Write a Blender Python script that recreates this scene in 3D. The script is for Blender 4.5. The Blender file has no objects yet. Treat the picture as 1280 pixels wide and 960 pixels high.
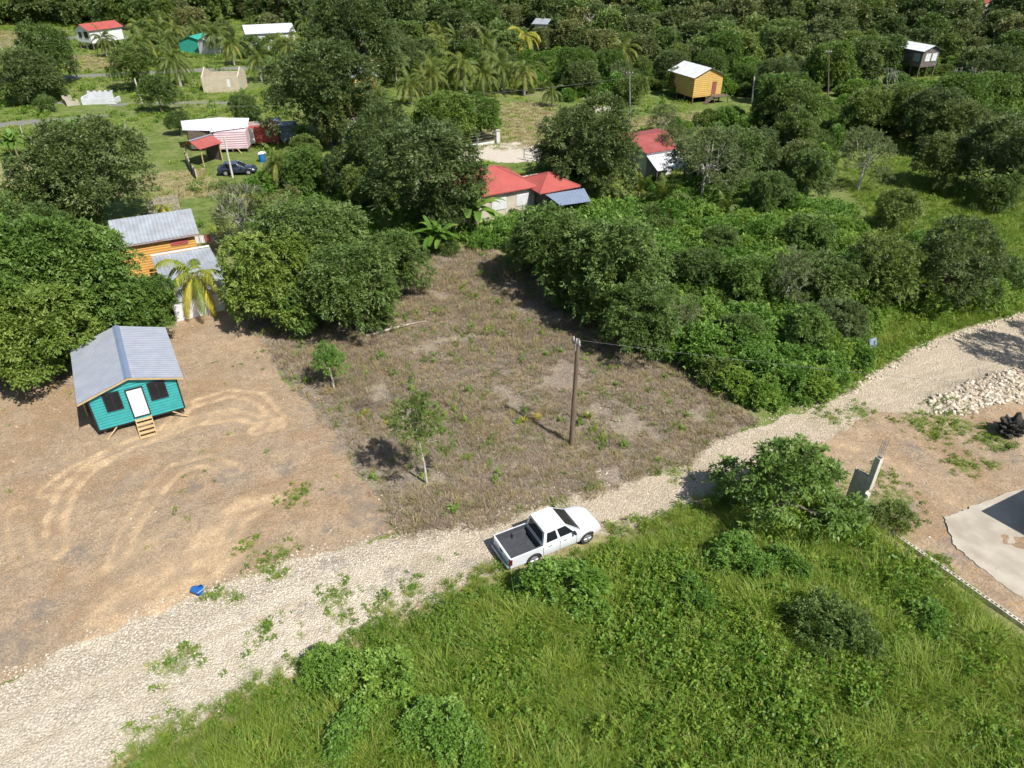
import bpy, bmesh, math, random
import numpy as np
from mathutils import Vector, Matrix, Euler
R = math.radians
scene = bpy.context.scene
COL = scene.collection
rnd = random.Random(7)
G = np.random.default_rng(11)

# ------------------------------------------------------------------ camera
CH, CF, CP = 26.0, 889.0, R(33.6)
def ray(x, y):
    r = (x-640)/CF; u = (480-y)/CF
    return np.array([r, math.cos(CP)+u*math.sin(CP), -math.sin(CP)+u*math.cos(CP)])
def at(x, y, z=0.0):
    """the place on the plane of height z that the survey point (x, y) shows"""
    d = ray(x, y); t = (CH-z)/-d[2]
    return np.array([d[0]*t, d[1]*t, z])
def proj(P):
    d = np.asarray(P, float)-np.array([0, 0, CH])
    c = d[..., 1]*math.cos(CP)-d[..., 2]*math.sin(CP); u = d[..., 1]*math.sin(CP)+d[..., 2]*math.cos(CP)
    c = np.where(c < 0.1, 0.1, c)
    return 640+CF*d[..., 0]/c, 480-CF*u/c
def height_over(bx, by, tx, ty):
    P = at(bx, by); d = ray(tx, ty); t = P[1]/d[1]
    return CH+d[2]*t
cam = bpy.data.cameras.new('camera'); camo = bpy.data.objects.new('camera', cam); COL.objects.link(camo)
camo.location = (0, 0, CH); camo.rotation_euler = (math.pi/2-CP, 0, 0)
cam.sensor_width = 36; cam.lens = 36*CF/1280; cam.clip_end = 9000; cam.clip_start = .5
scene.camera = camo

# ------------------------------------------------------------------ light
SUN = np.array([.155, -.153, .2735]); SUN /= np.linalg.norm(SUN)
w = bpy.data.worlds.new('World'); scene.world = w; w.use_nodes = True
nt = w.node_tree; bg = nt.nodes['Background']
sky = nt.nodes.new('ShaderNodeTexSky'); sky.sky_type = 'NISHITA'; sky.sun_disc = False
sky.sun_elevation = math.asin(SUN[2]); sky.sun_rotation = math.atan2(SUN[0], SUN[1])
sky.air_density = 1.0; sky.dust_density = 1.0; sky.ozone_density = 1.0
nt.links.new(sky.outputs[0], bg.inputs[0]); bg.inputs[1].default_value = 0.085
sl = bpy.data.lights.new('sun', 'SUN'); sl.energy = 5.0; sl.angle = R(.53); sl.color = (1, .97, .92)
so = bpy.data.objects.new('sun', sl); COL.objects.link(so); so.location = (40, -40, 90)
so.rotation_euler = Vector(SUN).to_track_quat('Z', 'Y').to_euler()
vs = scene.view_settings; vs.view_transform = 'Standard'; vs.look = 'None'; vs.gamma = 1; vs.exposure = 0.5; vs.use_curve_mapping = False
cy = scene.cycles; cy.max_bounces = 5; cy.diffuse_bounces = 2; cy.glossy_bounces = 2; cy.transmission_bounces = 3; cy.transparent_max_bounces = 4
cy.use_adaptive_sampling = True; cy.adaptive_threshold = .03

# ------------------------------------------------------------------ noise / masks in numpy
def vnoise(x, y, s, seed=0):
    x = np.asarray(x)*s+seed*17.3; y = np.asarray(y)*s+seed*9.1
    xi = np.floor(x).astype(np.int64); yi = np.floor(y).astype(np.int64); fx = x-xi; fy = y-yi
    fx = fx*fx*(3-2*fx); fy = fy*fy*(3-2*fy)
    def h(a, b):
        n = (a*374761393+b*668265263+seed*974711) & 0xffffffff
        n = ((n ^ (n >> 13))*1274126177) & 0xffffffff
        return ((n ^ (n >> 16)) & 0xffff)/65535.0
    return (h(xi, yi)*(1-fx)+h(xi+1, yi)*fx)*(1-fy)+(h(xi, yi+1)*(1-fx)+h(xi+1, yi+1)*fx)*fy
def fbm(x, y, s, seed=0, o=4):
    a = 0; t = 0; k = 1.0
    for i in range(o):
        a = a+vnoise(x, y, s*2**i, seed+i)*k; t += k; k *= .55
    return a/t
def sstep(a, b, v):
    t = np.clip((v-a)/(b-a), 0, 1); return t*t*(3-2*t)
def wpoly(pp): return np.array([at(x, y)[:2] for x, y in pp])
def seg_d(x, y, a, b):
    dx, dy = b-a; L = dx*dx+dy*dy+1e-12
    t = np.clip(((x-a[0])*dx+(y-a[1])*dy)/L, 0, 1)
    return np.hypot(x-a[0]-t*dx, y-a[1]-t*dy)
def sdf(x, y, P):
    """signed distance, positive inside"""
    d = np.full(np.shape(x), 1e9); ins = np.zeros(np.shape(x), bool)
    n = len(P)
    for i in range(n):
        a = P[i]; b = P[(i+1) % n]
        d = np.minimum(d, seg_d(x, y, a, b))
        c = (a[1] > y) != (b[1] > y)
        with np.errstate(divide='ignore', invalid='ignore'):
            xx = (b[0]-a[0])*(y-a[1])/(b[1]-a[1]+1e-30)+a[0]
        ins ^= c & (x < xx)
    return np.where(ins, d, -d)
def linedist(x, y, P):
    d = np.full(np.shape(x), 1e9)
    for a, b in zip(P[:-1], P[1:]): d = np.minimum(d, seg_d(x, y, a, b))
    return d

ROAD = wpoly([(-260, 1010), (-120, 920), (0, 852), (130, 795), (250, 742), (400, 690), (500, 668), (620, 646), (760, 610), (860, 574), (930, 538), (1000, 514), (1062, 486), (1130, 440), (1200, 415), (1280, 392), (1450, 340),
              (1480, 470), (1280, 505), (1165, 520), (1095, 515), (1000, 560), (945, 600), (900, 625), (820, 650), (745, 672), (690, 700), (620, 716), (540, 758), (460, 793), (370, 842), (250, 905), (130, 966), (-40, 1060)])
DIRT1 = wpoly([(-300, 440), (0, 462), (90, 452), (205, 408), (292, 378), (350, 465), (430, 565), (500, 668), (400, 700), (250, 750), (130, 800), (0, 858), (-150, 930), (-330, 1020), (-500, 800)])
DIRT2 = wpoly([(985, 520), (1090, 500), (1165, 512), (1280, 495), (1480, 480), (1600, 760), (1400, 860), (1280, 785), (1180, 715), (1090, 648), (1055, 640), (1040, 600), (990, 570)])
LOT = wpoly([(292, 379), (440, 385), (545, 315), (600, 305), (720, 360), (830, 420), (880, 462), (945, 528), (860, 580), (760, 616), (620, 654), (500, 676), (430, 565), (350, 465)])
SLAB = wpoly([(1180, 648), (1214, 634), (1330, 590), (1460, 620), (1420, 790), (1300, 765), (1240, 722), (1192, 682)])
YARDL = wpoly([(-60, 205), (45, 200), (48, 240), (-60, 255)])
STRAWS = [wpoly(p) for p in ([(575, 128), (690, 128), (700, 160), (690, 188), (590, 188)], [(170, 222), (250, 212), (285, 232), (280, 246), (180, 250)],
          [(-60, 38), (22, 38), (28, 58), (-60, 62)], [(85, 70), (150, 68), (165, 86), (85, 88)], [(1070, 138), (1170, 135), (1180, 152), (1080, 155)], [(990, 130), (1060, 128), (1050, 142), (990, 142)], [(760, 150), (880, 140), (890, 150), (770, 165)])]
PALE = [wpoly(p) for p in ([(560, 186), (640, 178), (705, 192), (650, 203), (560, 200)], [(400, 150), (450, 145), (460, 160), (400, 172)])]
FARROADS = [(wpoly(p), wd) for p, wd in (([(-200, 108), (0, 100), (90, 96), (210, 90), (330, 84)], 3.2), ([(-200, 160), (0, 156), (60, 152), (118, 146)], 3.0), ([(30, 50), (100, 47), (170, 46)], 5), ([(60, 128), (140, 130), (300, 128)], 1.2))]
FIELDR = wpoly([(1040, 215), (1130, 195), (1200, 225), (1400, 240), (1500, 380), (1290, 385), (1190, 402), (1130, 425), (1065, 420), (1060, 330), (1085, 270)])
FG = wpoly([(130, 966), (250, 905), (370, 842), (460, 793), (540, 758), (620, 716), (690, 700), (745, 672), (820, 650), (900, 625), (945, 600), (1000, 585), (1052, 648), (1078, 654), (1180, 726), (1280, 797), (1420, 900), (1500, 1150), (1100, 1250), (300, 1250), (-100, 1150)])
FG = FG.copy(); 
def P3(zx, zy, s=2.977, ox=0, oy=440): return (ox+zx/s, oy+zy/s)
TRK = [([P3(700, 195), P3(610, 300), P3(480, 345), P3(340, 425), P3(250, 520), P3(205, 630), P3(215, 740)], .42, 1.0),
       ([P3(1030, 275), P3(900, 235), P3(720, 262), P3(560, 318), P3(400, 382), P3(290, 432), P3(225, 480), P3(175, 520)], .30, .9),
       ([P3(690, 200), P3(850, 150), P3(960, 165), P3(1035, 245), P3(960, 290)], .45, 1.0),
       ([P3(700, 255), P3(860, 225), P3(1000, 275)], .35, .8),
       ([P3(870, 440), P3(770, 405), P3(650, 435), P3(560, 540), P3(490, 650), P3(430, 780)], .38, .8),
       ([P3(1040, 545), P3(900, 560), P3(800, 650), P3(740, 740), P3(735, 830)], .55, .9),
       ([P3(1000, 560), P3(880, 620), P3(860, 700), P3(800, 790)], .4, .8),
       ([P3(640, 640), P3(540, 730), P3(420, 800), P3(300, 860)], .5, .6),
       ([P3(60, 600), P3(70, 700), P3(110, 800)], .4, .6),
       ([(290, 690), (240, 730), (160, 780), (90, 815)], .9, .9), ([(200, 720), (140, 745), (110, 800)], 1.0, .8),
       ([(1000, 545), (1080, 560), (1160, 600), (1210, 640)], .8, .6), ([(1100, 480), (1180, 450), (1280, 420)], .35, .8), ([(1100, 500), (1180, 475), (1280, 450)], .35, .8)]
TRK = [(wpoly(p), a, b) for p, a, b in TRK]
def blobs(lst, x, y, seed):
    m = np.zeros(np.shape(x))
    for px_, py_, r in lst:
        c = at(px_, py_)[:2]
        d = np.hypot((x-c[0]), (y-c[1]))/r+(fbm(x, y, .9, seed)-.5)*1.3
        m = np.maximum(m, 1-sstep(.45, 1.05, d))
    return m
BURN = [(440, 612, 1.5), (286, 598, 1.0), (243, 610, .8), (352, 587, 1.2), (462, 640, 1.3), (425, 560, 1.0), (95, 700, 1.0), (20, 800, 2.2), (50, 765, 1.2), (215, 670, .6), (410, 665, .7), (480, 660, .9), (500, 720, 1.1), (480, 740, .8), (415, 705, .8), (1260, 560, 1.6), (1140, 560, 1.2), (1120, 640, 1.5), (1195, 690, 1.2), (600, 705, 1.0), (300, 770, .5), (380, 760, .6)]
GREEN = [(368, 620, .8), (312, 683, .55), (328, 708, .7), (355, 690, .5), (290, 745, .45), (345, 718, .4), (268, 745, .5), (1190, 528, 1.6), (1168, 545, .9), (1237, 547, 1.0), (1205, 580, .9), (1235, 580, .5), (1145, 528, 1.0), (1110, 625, 1.5), (1075, 515, .8), (1040, 522, .8), (1100, 590, .7), (1250, 555, .6), (1170, 700, .6), (240, 815, .4), (330, 790, .5), (420, 745, .8), (170, 905, .35), (430, 770, .5), (520, 735, .5), (470, 765, .5), (700, 640, .8), (840, 590, .8), (220, 830, .8), (1010, 560, .7)]
def zones(x, y):
    x = np.asarray(x, float); y = np.asarray(y, float)
    n = (fbm(x, y, .35, 3)-.5)*1.6+(fbm(x, y, 1.7, 5)-.5)*.8
    z = {}
    near = (np.abs(x) < 80) & (y > 0) & (y < 80)
    def S(P): return sdf(x, y, P)
    z['road'] = sstep(-.5, .5, S(ROAD)+n*.8)
    z['dirt'] = np.maximum(sstep(-.5, .5, S(DIRT1)+n*.6), sstep(-.5, .5, S(DIRT2)+n*.8))
    z['dry'] = sstep(-.5, .5, S(LOT)+n*.9)
    t = np.zeros(x.shape)
    for P, wd, st in TRK:
        d_ = linedist(x, y, P)+n*.16; br_ = np.clip(.25+1.5*fbm(x, y, 1.6, 93, 3)-.2, 0, 1.1)
        if wd < .5: m_ = np.maximum(1-sstep(.10, .30, np.abs(d_-.42)), .35*(1-sstep(.3, .9, d_)))
        else: m_ = 1-sstep(wd*.4, wd*1.6, d_+n*.3)
        t = np.maximum(t, st*m_*br_)
    z['track'] = t
    z['stony'] = np.clip(np.exp(-(linedist(x, y, ROAD[:9])/1.5)**2)*(x < 1)*1.1+.55*sstep(-8, -16, x)+.6*np.exp(-(linedist(x, y, ROAD[9:13])/1.0)**2)+(fbm(x, y, .6, 91)-.5)*1.1+.1, 0, 1)
    cl_ = wpoly([(-200, 1010), (0, 925), (250, 822), (400, 762), (560, 706), (760, 640), (900, 588), (1000, 540), (1150, 478), (1280, 430), (1400, 390)])
    wb_ = np.exp(-((np.abs(linedist(x, y, cl_)-.85)+n*.18)/.34)**2); z['stony'] = np.clip(z['stony']*(1-.95*wb_), 0, 1); z['wheel'] = wb_*np.clip(.3+1.4*(fbm(x, y, .5, 97, 3)-.25), 0, 1)
    z['burn'] = blobs(BURN, x, y, 21)
    z['green'] = blobs(GREEN, x, y, 31)
    s = np.zeros(x.shape)
    for P in STRAWS: s = np.maximum(s, sstep(-1.5, 1.5, S(P)+n*2))
    s = np.maximum(s, .75*sstep(-1, 1, S(YARDL)+n*1.5))
    s = np.maximum(s, .8*np.exp(-((linedist(x, y, FG[:11])+n*.4-.1)/.75)**2)*(y > 12)*(x > -20))
    s = np.maximum(s, .8*np.exp(-((linedist(x, y, np.array([at(1073, 640)[:2], at(1440, 900)[:2]]))+n*.4)/1.0)**2))
    z['straw'] = s
    c = np.zeros(x.shape)
    for P in PALE: c = np.maximum(c, sstep(-1, 1, S(P)+n*1.5))
    z['pale'] = c
    f = np.zeros(x.shape)
    for P, wd in FARROADS: f = np.maximum(f, 1-sstep(wd*.4, wd*.65, linedist(x, y, P)+n*.5))
    z['asph'] = f
    return z
def gh(x, y):
    """ground height"""
    x = np.asarray(x, float); y = np.asarray(y, float)
    h = (fbm(x, y, .12, 41)-.5)*.35*np.clip((90-y)/60, 0, 1)+(fbm(x, y, .9, 43, 3)-.5)*.09
    return h
def ghf(x, y): return float(gh(np.array([x]), np.array([y]))[0])

# ------------------------------------------------------------------ object helpers
def tag(o, label=None, cat=None, group=None, kind=None):
    if label: o['label'] = label
    if cat: o['category'] = cat
    if group: o['group'] = group
    if kind: o['kind'] = kind
    return o
def empty(name, loc=(0, 0, 0), rz=0, label=None, cat=None, group=None):
    o = bpy.data.objects.new(name, None); COL.objects.link(o); o.location = loc; o.rotation_euler = (0, 0, rz)
    o.empty_display_size = .3
    return tag(o, label, cat, group)
def link(name, me, parent=None, mat=None):
    if mat is not None:
        me.materials.clear(); me.materials.append(mat)
    o = bpy.data.objects.new(name, me); COL.objects.link(o)
    if parent is not None: o.parent = parent
    return o
def copy_tree(o, parent=None):
    c = o.copy(); COL.objects.link(c); c.parent = parent
    for ch in o.children: copy_tree(ch, c)
    return c
def np_mesh(name, V, F, k, mats=(), attrs=None, mi=None, smooth=False):
    """V (n,3), F (m,k) int"""
    me = bpy.data.meshes.new(name); V = np.asarray(V, np.float32); F = np.asarray(F, np.int32)
    me.vertices.add(len(V)); me.vertices.foreach_set('co', V.ravel())
    me.loops.add(F.size); me.loops.foreach_set('vertex_index', F.ravel())
    me.polygons.add(len(F)); me.polygons.foreach_set('loop_start', np.arange(len(F), dtype=np.int32)*k)
    try: me.polygons.foreach_set('loop_total', np.full(len(F), k, np.int32))
    except Exception: pass
    for m in mats: me.materials.append(m)
    if mi is not None: me.polygons.foreach_set('material_index', np.asarray(mi, np.int32))
    if attrs:
        for an, (ty, arr) in attrs.items():
            a = me.attributes.new(an, ty, 'POINT')
            a.data.foreach_set({'FLOAT': 'value', 'INT': 'value', 'FLOAT_COLOR': 'color', 'FLOAT_VECTOR': 'vector'}[ty], np.asarray(arr, np.int32 if ty == 'INT' else np.float32).ravel())
    me.update(); me.validate()
    if smooth: me.polygons.foreach_set('use_smooth', np.ones(len(me.polygons), bool))
    return me

class MB:
    def __init__(s): s.v = []; s.f = []
    def quad(s, *p):
        n = len(s.v); s.v += [tuple(map(float, q)) for q in p]; s.f.append(tuple(range(n, n+len(p)))); return s
    def hull8(s, p):
        """p: bottom four ccw, top four ccw"""
        n = len(s.v); s.v += [tuple(map(float, q)) for q in p]
        for f in ((3, 2, 1, 0), (4, 5, 6, 7), (0, 1, 5, 4), (1, 2, 6, 5), (2, 3, 7, 6), (3, 0, 4, 7)): s.f.append(tuple(n+i for i in f))
        return s
    def box(s, x0, x1, y0, y1, z0, z1):
        return s.hull8([(x0, y0, z0), (x1, y0, z0), (x1, y1, z0), (x0, y1, z0), (x0, y0, z1), (x1, y0, z1), (x1, y1, z1), (x0, y1, z1)])
    def slab(s, P, t=.04):
        """a polygon in space given a thickness downwards"""
        n = len(s.v); k = len(P); P = [Vector(tuple(map(float, p))) for p in P]
        nn = Vector((0, 0, 0))
        for i in range(k): nn += (P[i]-P[0]).cross(P[(i+1) % k]-P[0])
        nn.normalize()
        if nn.z < 0: P = P[::-1]; nn = -nn
        s.v += [tuple(p) for p in P]+[tuple(p-nn*t) for p in P]
        s.f.append(tuple(n+i for i in range(k))); s.f.append(tuple(n+k+i for i in reversed(range(k))))
        for i in range(k):
            j = (i+1) % k; s.f.append((n+i, n+k+i, n+k+j, n+j))
        return s
    def extr(s, P, d):
        """polygon P (list of 3d) extruded by vector d"""
        n = len(s.v); k = len(P); d = Vector(d); P = [Vector(tuple(map(float, p))) for p in P]
        s.v += [tuple(p) for p in P]+[tuple(p+d) for p in P]
        s.f.append(tuple(n+i for i in reversed(range(k)))); s.f.append(tuple(n+k+i for i in range(k)))
        for i in range(k):
            j = (i+1) % k; s.f.append((n+i, n+j, n+k+j, n+k+i))
        return s
    def tube(s, pts, rad, n=8, cap=True):
        pts = [Vector(tuple(map(float, p))) for p in pts]; b = len(s.v)
        if not hasattr(rad, '__len__'): rad = [rad]*len(pts)
        up = None
        for i, p in enumerate(pts):
            t = (pts[min(i+1, len(pts)-1)]-pts[max(i-1, 0)]).normalized()
            if up is None: up = t.orthogonal().normalized()
            else:
                up = up-t*up.dot(t)
                up = up.normalized() if up.length > 1e-6 else t.orthogonal().normalized()
            sd = t.cross(up)
            for j in range(n):
                a = 2*math.pi*j/n; s.v.append(tuple(p+(up*math.cos(a)+sd*math.sin(a))*rad[i]))
        for i in range(len(pts)-1):
            for j in range(n):
                k = (j+1) % n; s.f.append((b+i*n+j, b+i*n+k, b+(i+1)*n+k, b+(i+1)*n+j))
        if cap:
            s.f.append(tuple(b+j for j in reversed(range(n)))); s.f.append(tuple(b+(len(pts)-1)*n+j for j in range(n)))
        return s
    def mesh(s, name, mat=None, smooth=False, bevel=0):
        me = bpy.data.meshes.new(name); me.from_pydata(s.v, [], s.f)
        if bevel:
            bm = bmesh.new(); bm.from_mesh(me)
            bmesh.ops.bevel(bm, geom=[e for e in bm.edges if e.calc_face_angle(0) > .5], offset=bevel, segments=2, affect='EDGES', profile=.5)
            bm.to_mesh(me); bm.free()
        if mat: me.materials.append(mat)
        if smooth:
            me.polygons.foreach_set('use_smooth', np.ones(len(me.polygons), bool))
            try: me.set_sharp_from_angle(angle=R(38))
            except Exception: pass
        me.update(); return me
    def build(s, name, mat, parent=None, smooth=False, bevel=0, label=None):
        o = link(name, s.mesh(name, mat, smooth, bevel), parent)
        if label: o['label'] = label
        return o

# ------------------------------------------------------------------ materials
class NT:
    def __init__(s, name):
        s.m = bpy.data.materials.new(name); s.m.use_nodes = True; s.t = s.m.node_tree; s.t.nodes.clear()
        s.out = s.t.nodes.new('ShaderNodeOutputMaterial')
    def n(s, ty, **k):
        nd = s.t.nodes.new(ty)
        for a, b in k.items(): setattr(nd, a, b)
        return nd
    def put(s, sock, v):
        if v is None: return
        if isinstance(v, bpy.types.NodeSocket): s.t.links.new(v, sock)
        elif isinstance(v, (tuple, list)) and len(v) == 3 and sock.type == 'RGBA': sock.default_value = (*v, 1)
        else: sock.default_value = v
    def pos(s, obj=False):
        if obj: return s.n('ShaderNodeTexCoord').outputs['Object']
        return s.n('ShaderNodeNewGeometry').outputs['Position']
    def noise(s, vec, sc, det=3, rough=.55, dist=0, color=False):
        nd = s.n('ShaderNodeTexNoise'); s.put(nd.inputs['Vector'], vec); nd.inputs['Scale'].default_value = sc
        nd.inputs['Detail'].default_value = det; nd.inputs['Roughness'].default_value = rough; nd.inputs['Distortion'].default_value = dist
        return nd.outputs['Color' if color else 'Fac']
    def vor(s, vec, sc, feature='F1'):
        nd = s.n('ShaderNodeTexVoronoi', feature=feature); s.put(nd.inputs['Vector'], vec); nd.inputs['Scale'].default_value = sc
        return nd
    def mix(s, f, a, b, mode='MIX'):
        nd = s.n('ShaderNodeMix', data_type='RGBA', blend_type=mode)
        s.put(nd.inputs[0], f); s.put(nd.inputs[6], a); s.put(nd.inputs[7], b); return nd.outputs[2]
    def mth(s, op, a, b=None, c=None):
        nd = s.n('ShaderNodeMath', operation=op); s.put(nd.inputs[0], a); s.put(nd.inputs[1], b)
        if c is not None: s.put(nd.inputs[2], c)
        return nd.outputs[0]
    def rng(s, v, a, b, c=0.0, d=1.0, smooth=True):
        nd = s.n('ShaderNodeMapRange'); nd.interpolation_type = 'SMOOTHSTEP' if smooth else 'LINEAR'
        s.put(nd.inputs[0], v); nd.inputs[1].default_value = a; nd.inputs[2].default_value = b; nd.inputs[3].default_value = c; nd.inputs[4].default_value = d
        return nd.outputs[0]
    def attr(s, name, out='Fac'):
        nd = s.n('ShaderNodeAttribute'); nd.attribute_name = name; return nd.outputs[out]
    def bump(s, h, st=.5, d=.02):
        nd = s.n('ShaderNodeBump'); s.put(nd.inputs['Height'], h); nd.inputs['Strength'].default_value = st; nd.inputs['Distance'].default_value = d
        return nd.outputs[0]
    def bsdf(s, col, rough=.8, metal=0, normal=None, spec=.3, **k):
        nd = s.n('ShaderNodeBsdfPrincipled'); s.put(nd.inputs['Base Color'], col); s.put(nd.inputs['Roughness'], rough)
        s.put(nd.inputs['Metallic'], metal); nd.inputs['Specular IOR Level'].default_value = spec
        if normal is not None: s.put(nd.inputs['Normal'], normal)
        for a, b in k.items(): s.put(nd.inputs[a], b)
        return nd.outputs[0]
    def done(s, sh): s.t.links.new(sh, s.out.inputs[0]); return s.m

def surf(name, c1, c2=None, sc=3, rough=.7, metal=0, bump=.15, bs=30, dirt=None, dirt_amt=.4, stretch=None, spec=.3, stripes=None):
    t = NT(name); p = t.pos(True)
    if stretch:
        mp = t.n('ShaderNodeMapping'); t.put(mp.inputs[0], p); mp.inputs['Scale'].default_value = stretch; q = mp.outputs[0]
    else: q = p
    c2 = c2 or tuple(x*.8 for x in c1)
    col = t.mix(t.rng(t.noise(q, sc, 4), .3, .7), c1, c2)
    if dirt:
        col = t.mix(t.mth('MULTIPLY', t.rng(t.noise(p, sc*.45, 6, .7), .45, .72), dirt_amt), col, dirt)
    h = t.noise(q, bs, 3)
    if stripes:
        ax, per, amt = stripes
        sp = t.n('ShaderNodeSeparateXYZ'); t.put(sp.inputs[0], p)
        wv = t.mth('SINE', t.mth('MULTIPLY', sp.outputs[ax], 2*math.pi/per))
        h = t.mth('ADD', t.mth('MULTIPLY', wv, amt), t.mth('MULTIPLY', h, .3))
    return t.done(t.bsdf(col, rough, metal, t.bump(h, bump, .02), spec))

def leafmat(name, dark, mid, light, yellow=None, ya=.1, trans=.27, rough=.5):
    t = NT(name); a = t.attr('tint'); oi = t.n('ShaderNodeObjectInfo').outputs['Random']
    v = t.mth('ADD', a, t.mth('MULTIPLY', t.mth('SUBTRACT', oi, .5), .35))
    col = t.mix(t.rng(v, .0, .55), dark, mid); col = t.mix(t.rng(v, .5, 1.0), col, light)
    col = t.mix(t.mth('MULTIPLY', t.rng(oi, .5, 1.0), .6), col, t.mix(1.0, col, (1.28, 1.06, .78), 'MULTIPLY'))
    if yellow:
        col = t.mix(t.rng(a, 1-ya, 1-ya+.02), col, yellow)
    b = t.bsdf(col, rough, 0, None, .30)
    tr = t.n('ShaderNodeBsdfTranslucent'); t.put(tr.inputs[0], t.mix(.5, col, (light[0]*1.3, light[1]*1.4, light[2]*.7)))
    ms = t.n('ShaderNodeMixShader'); ms.inputs[0].default_value = trans; t.t.links.new(b, ms.inputs[1]); t.t.links.new(tr.outputs[0], ms.inputs[2])
    return t.done(ms.outputs[0])

M = {}
M['leaf_bright'] = leafmat('leaf_bright', (0.061, 0.113, 0.019), (0.111, 0.189, 0.032), (0.190, 0.275, 0.069))
M['leaf_mid'] = leafmat('leaf_mid', (0.055, 0.095, 0.020), (0.097, 0.153, 0.032), (0.169, 0.232, 0.065))
M['leaf_dark'] = leafmat('leaf_dark', (0.053, 0.080, 0.023), (0.088, 0.129, 0.036), (0.163, 0.208, 0.075))
M['leaf_olive'] = leafmat('leaf_olive', (0.069, 0.092, 0.030), (0.122, 0.151, 0.050), (0.211, 0.232, 0.101))
M['leaf_bush'] = leafmat('leaf_bush', (0.063, 0.136, 0.018), (0.115, 0.221, 0.031), (0.205, 0.326, 0.063))
M['leaf_far'] = leafmat('leaf_far', (0.078, 0.121, 0.030), (0.133, 0.199, 0.048), (0.223, 0.292, 0.090))
M['grass_blade'] = leafmat('grass_blade', (0.111, 0.184, 0.018), (0.193, 0.279, 0.034), (0.326, 0.392, 0.084), (.40, .32, .15), .07, .36)
M['weed'] = leafmat('weed', (0.075, 0.158, 0.016), (0.137, 0.239, 0.028), (0.240, 0.338, 0.059), (.34, .28, .10), .03, .36)
M['dry_blade'] = leafmat('dry_blade', (.145, .11, .08), (.27, .215, .155), (.42, .35, .26), None, .1, .15, .8)
M['sere_blade'] = leafmat('sere_blade', (.16, .14, .065), (.27, .235, .11), (.40, .345, .19), None, .1, .2, .7)
M['palm'] = leafmat('palm', (0.080, 0.113, 0.020), (0.137, 0.178, 0.036), (0.264, 0.281, 0.073), (.34, .26, .05), .08, .36)
M['palm_yellow'] = leafmat('palm_yellow', (0.095, 0.162, 0.019), (.36, .33, .04), (.62, .50, .08), None, .1, .3)
M['banana'] = leafmat('banana', (0.053, 0.119, 0.019), (0.095, 0.194, 0.027), (0.180, 0.292, 0.055), (.30, .24, .08), .08, .35)
M['bark'] = surf('bark', (.20, .16, .12), (.10, .08, .06), 5, .9, bump=.6, bs=18, stretch=(1, 1, .3))
M['bark_pale'] = surf('bark_pale', (.50, .46, .40), (.28, .25, .21), 5, .9, bump=.5, bs=18, stretch=(1, 1, .3))
M['deadwood'] = surf('deadwood', (.42, .36, .30), (.22, .18, .14), 4, .9, bump=.5, bs=20)
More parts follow.
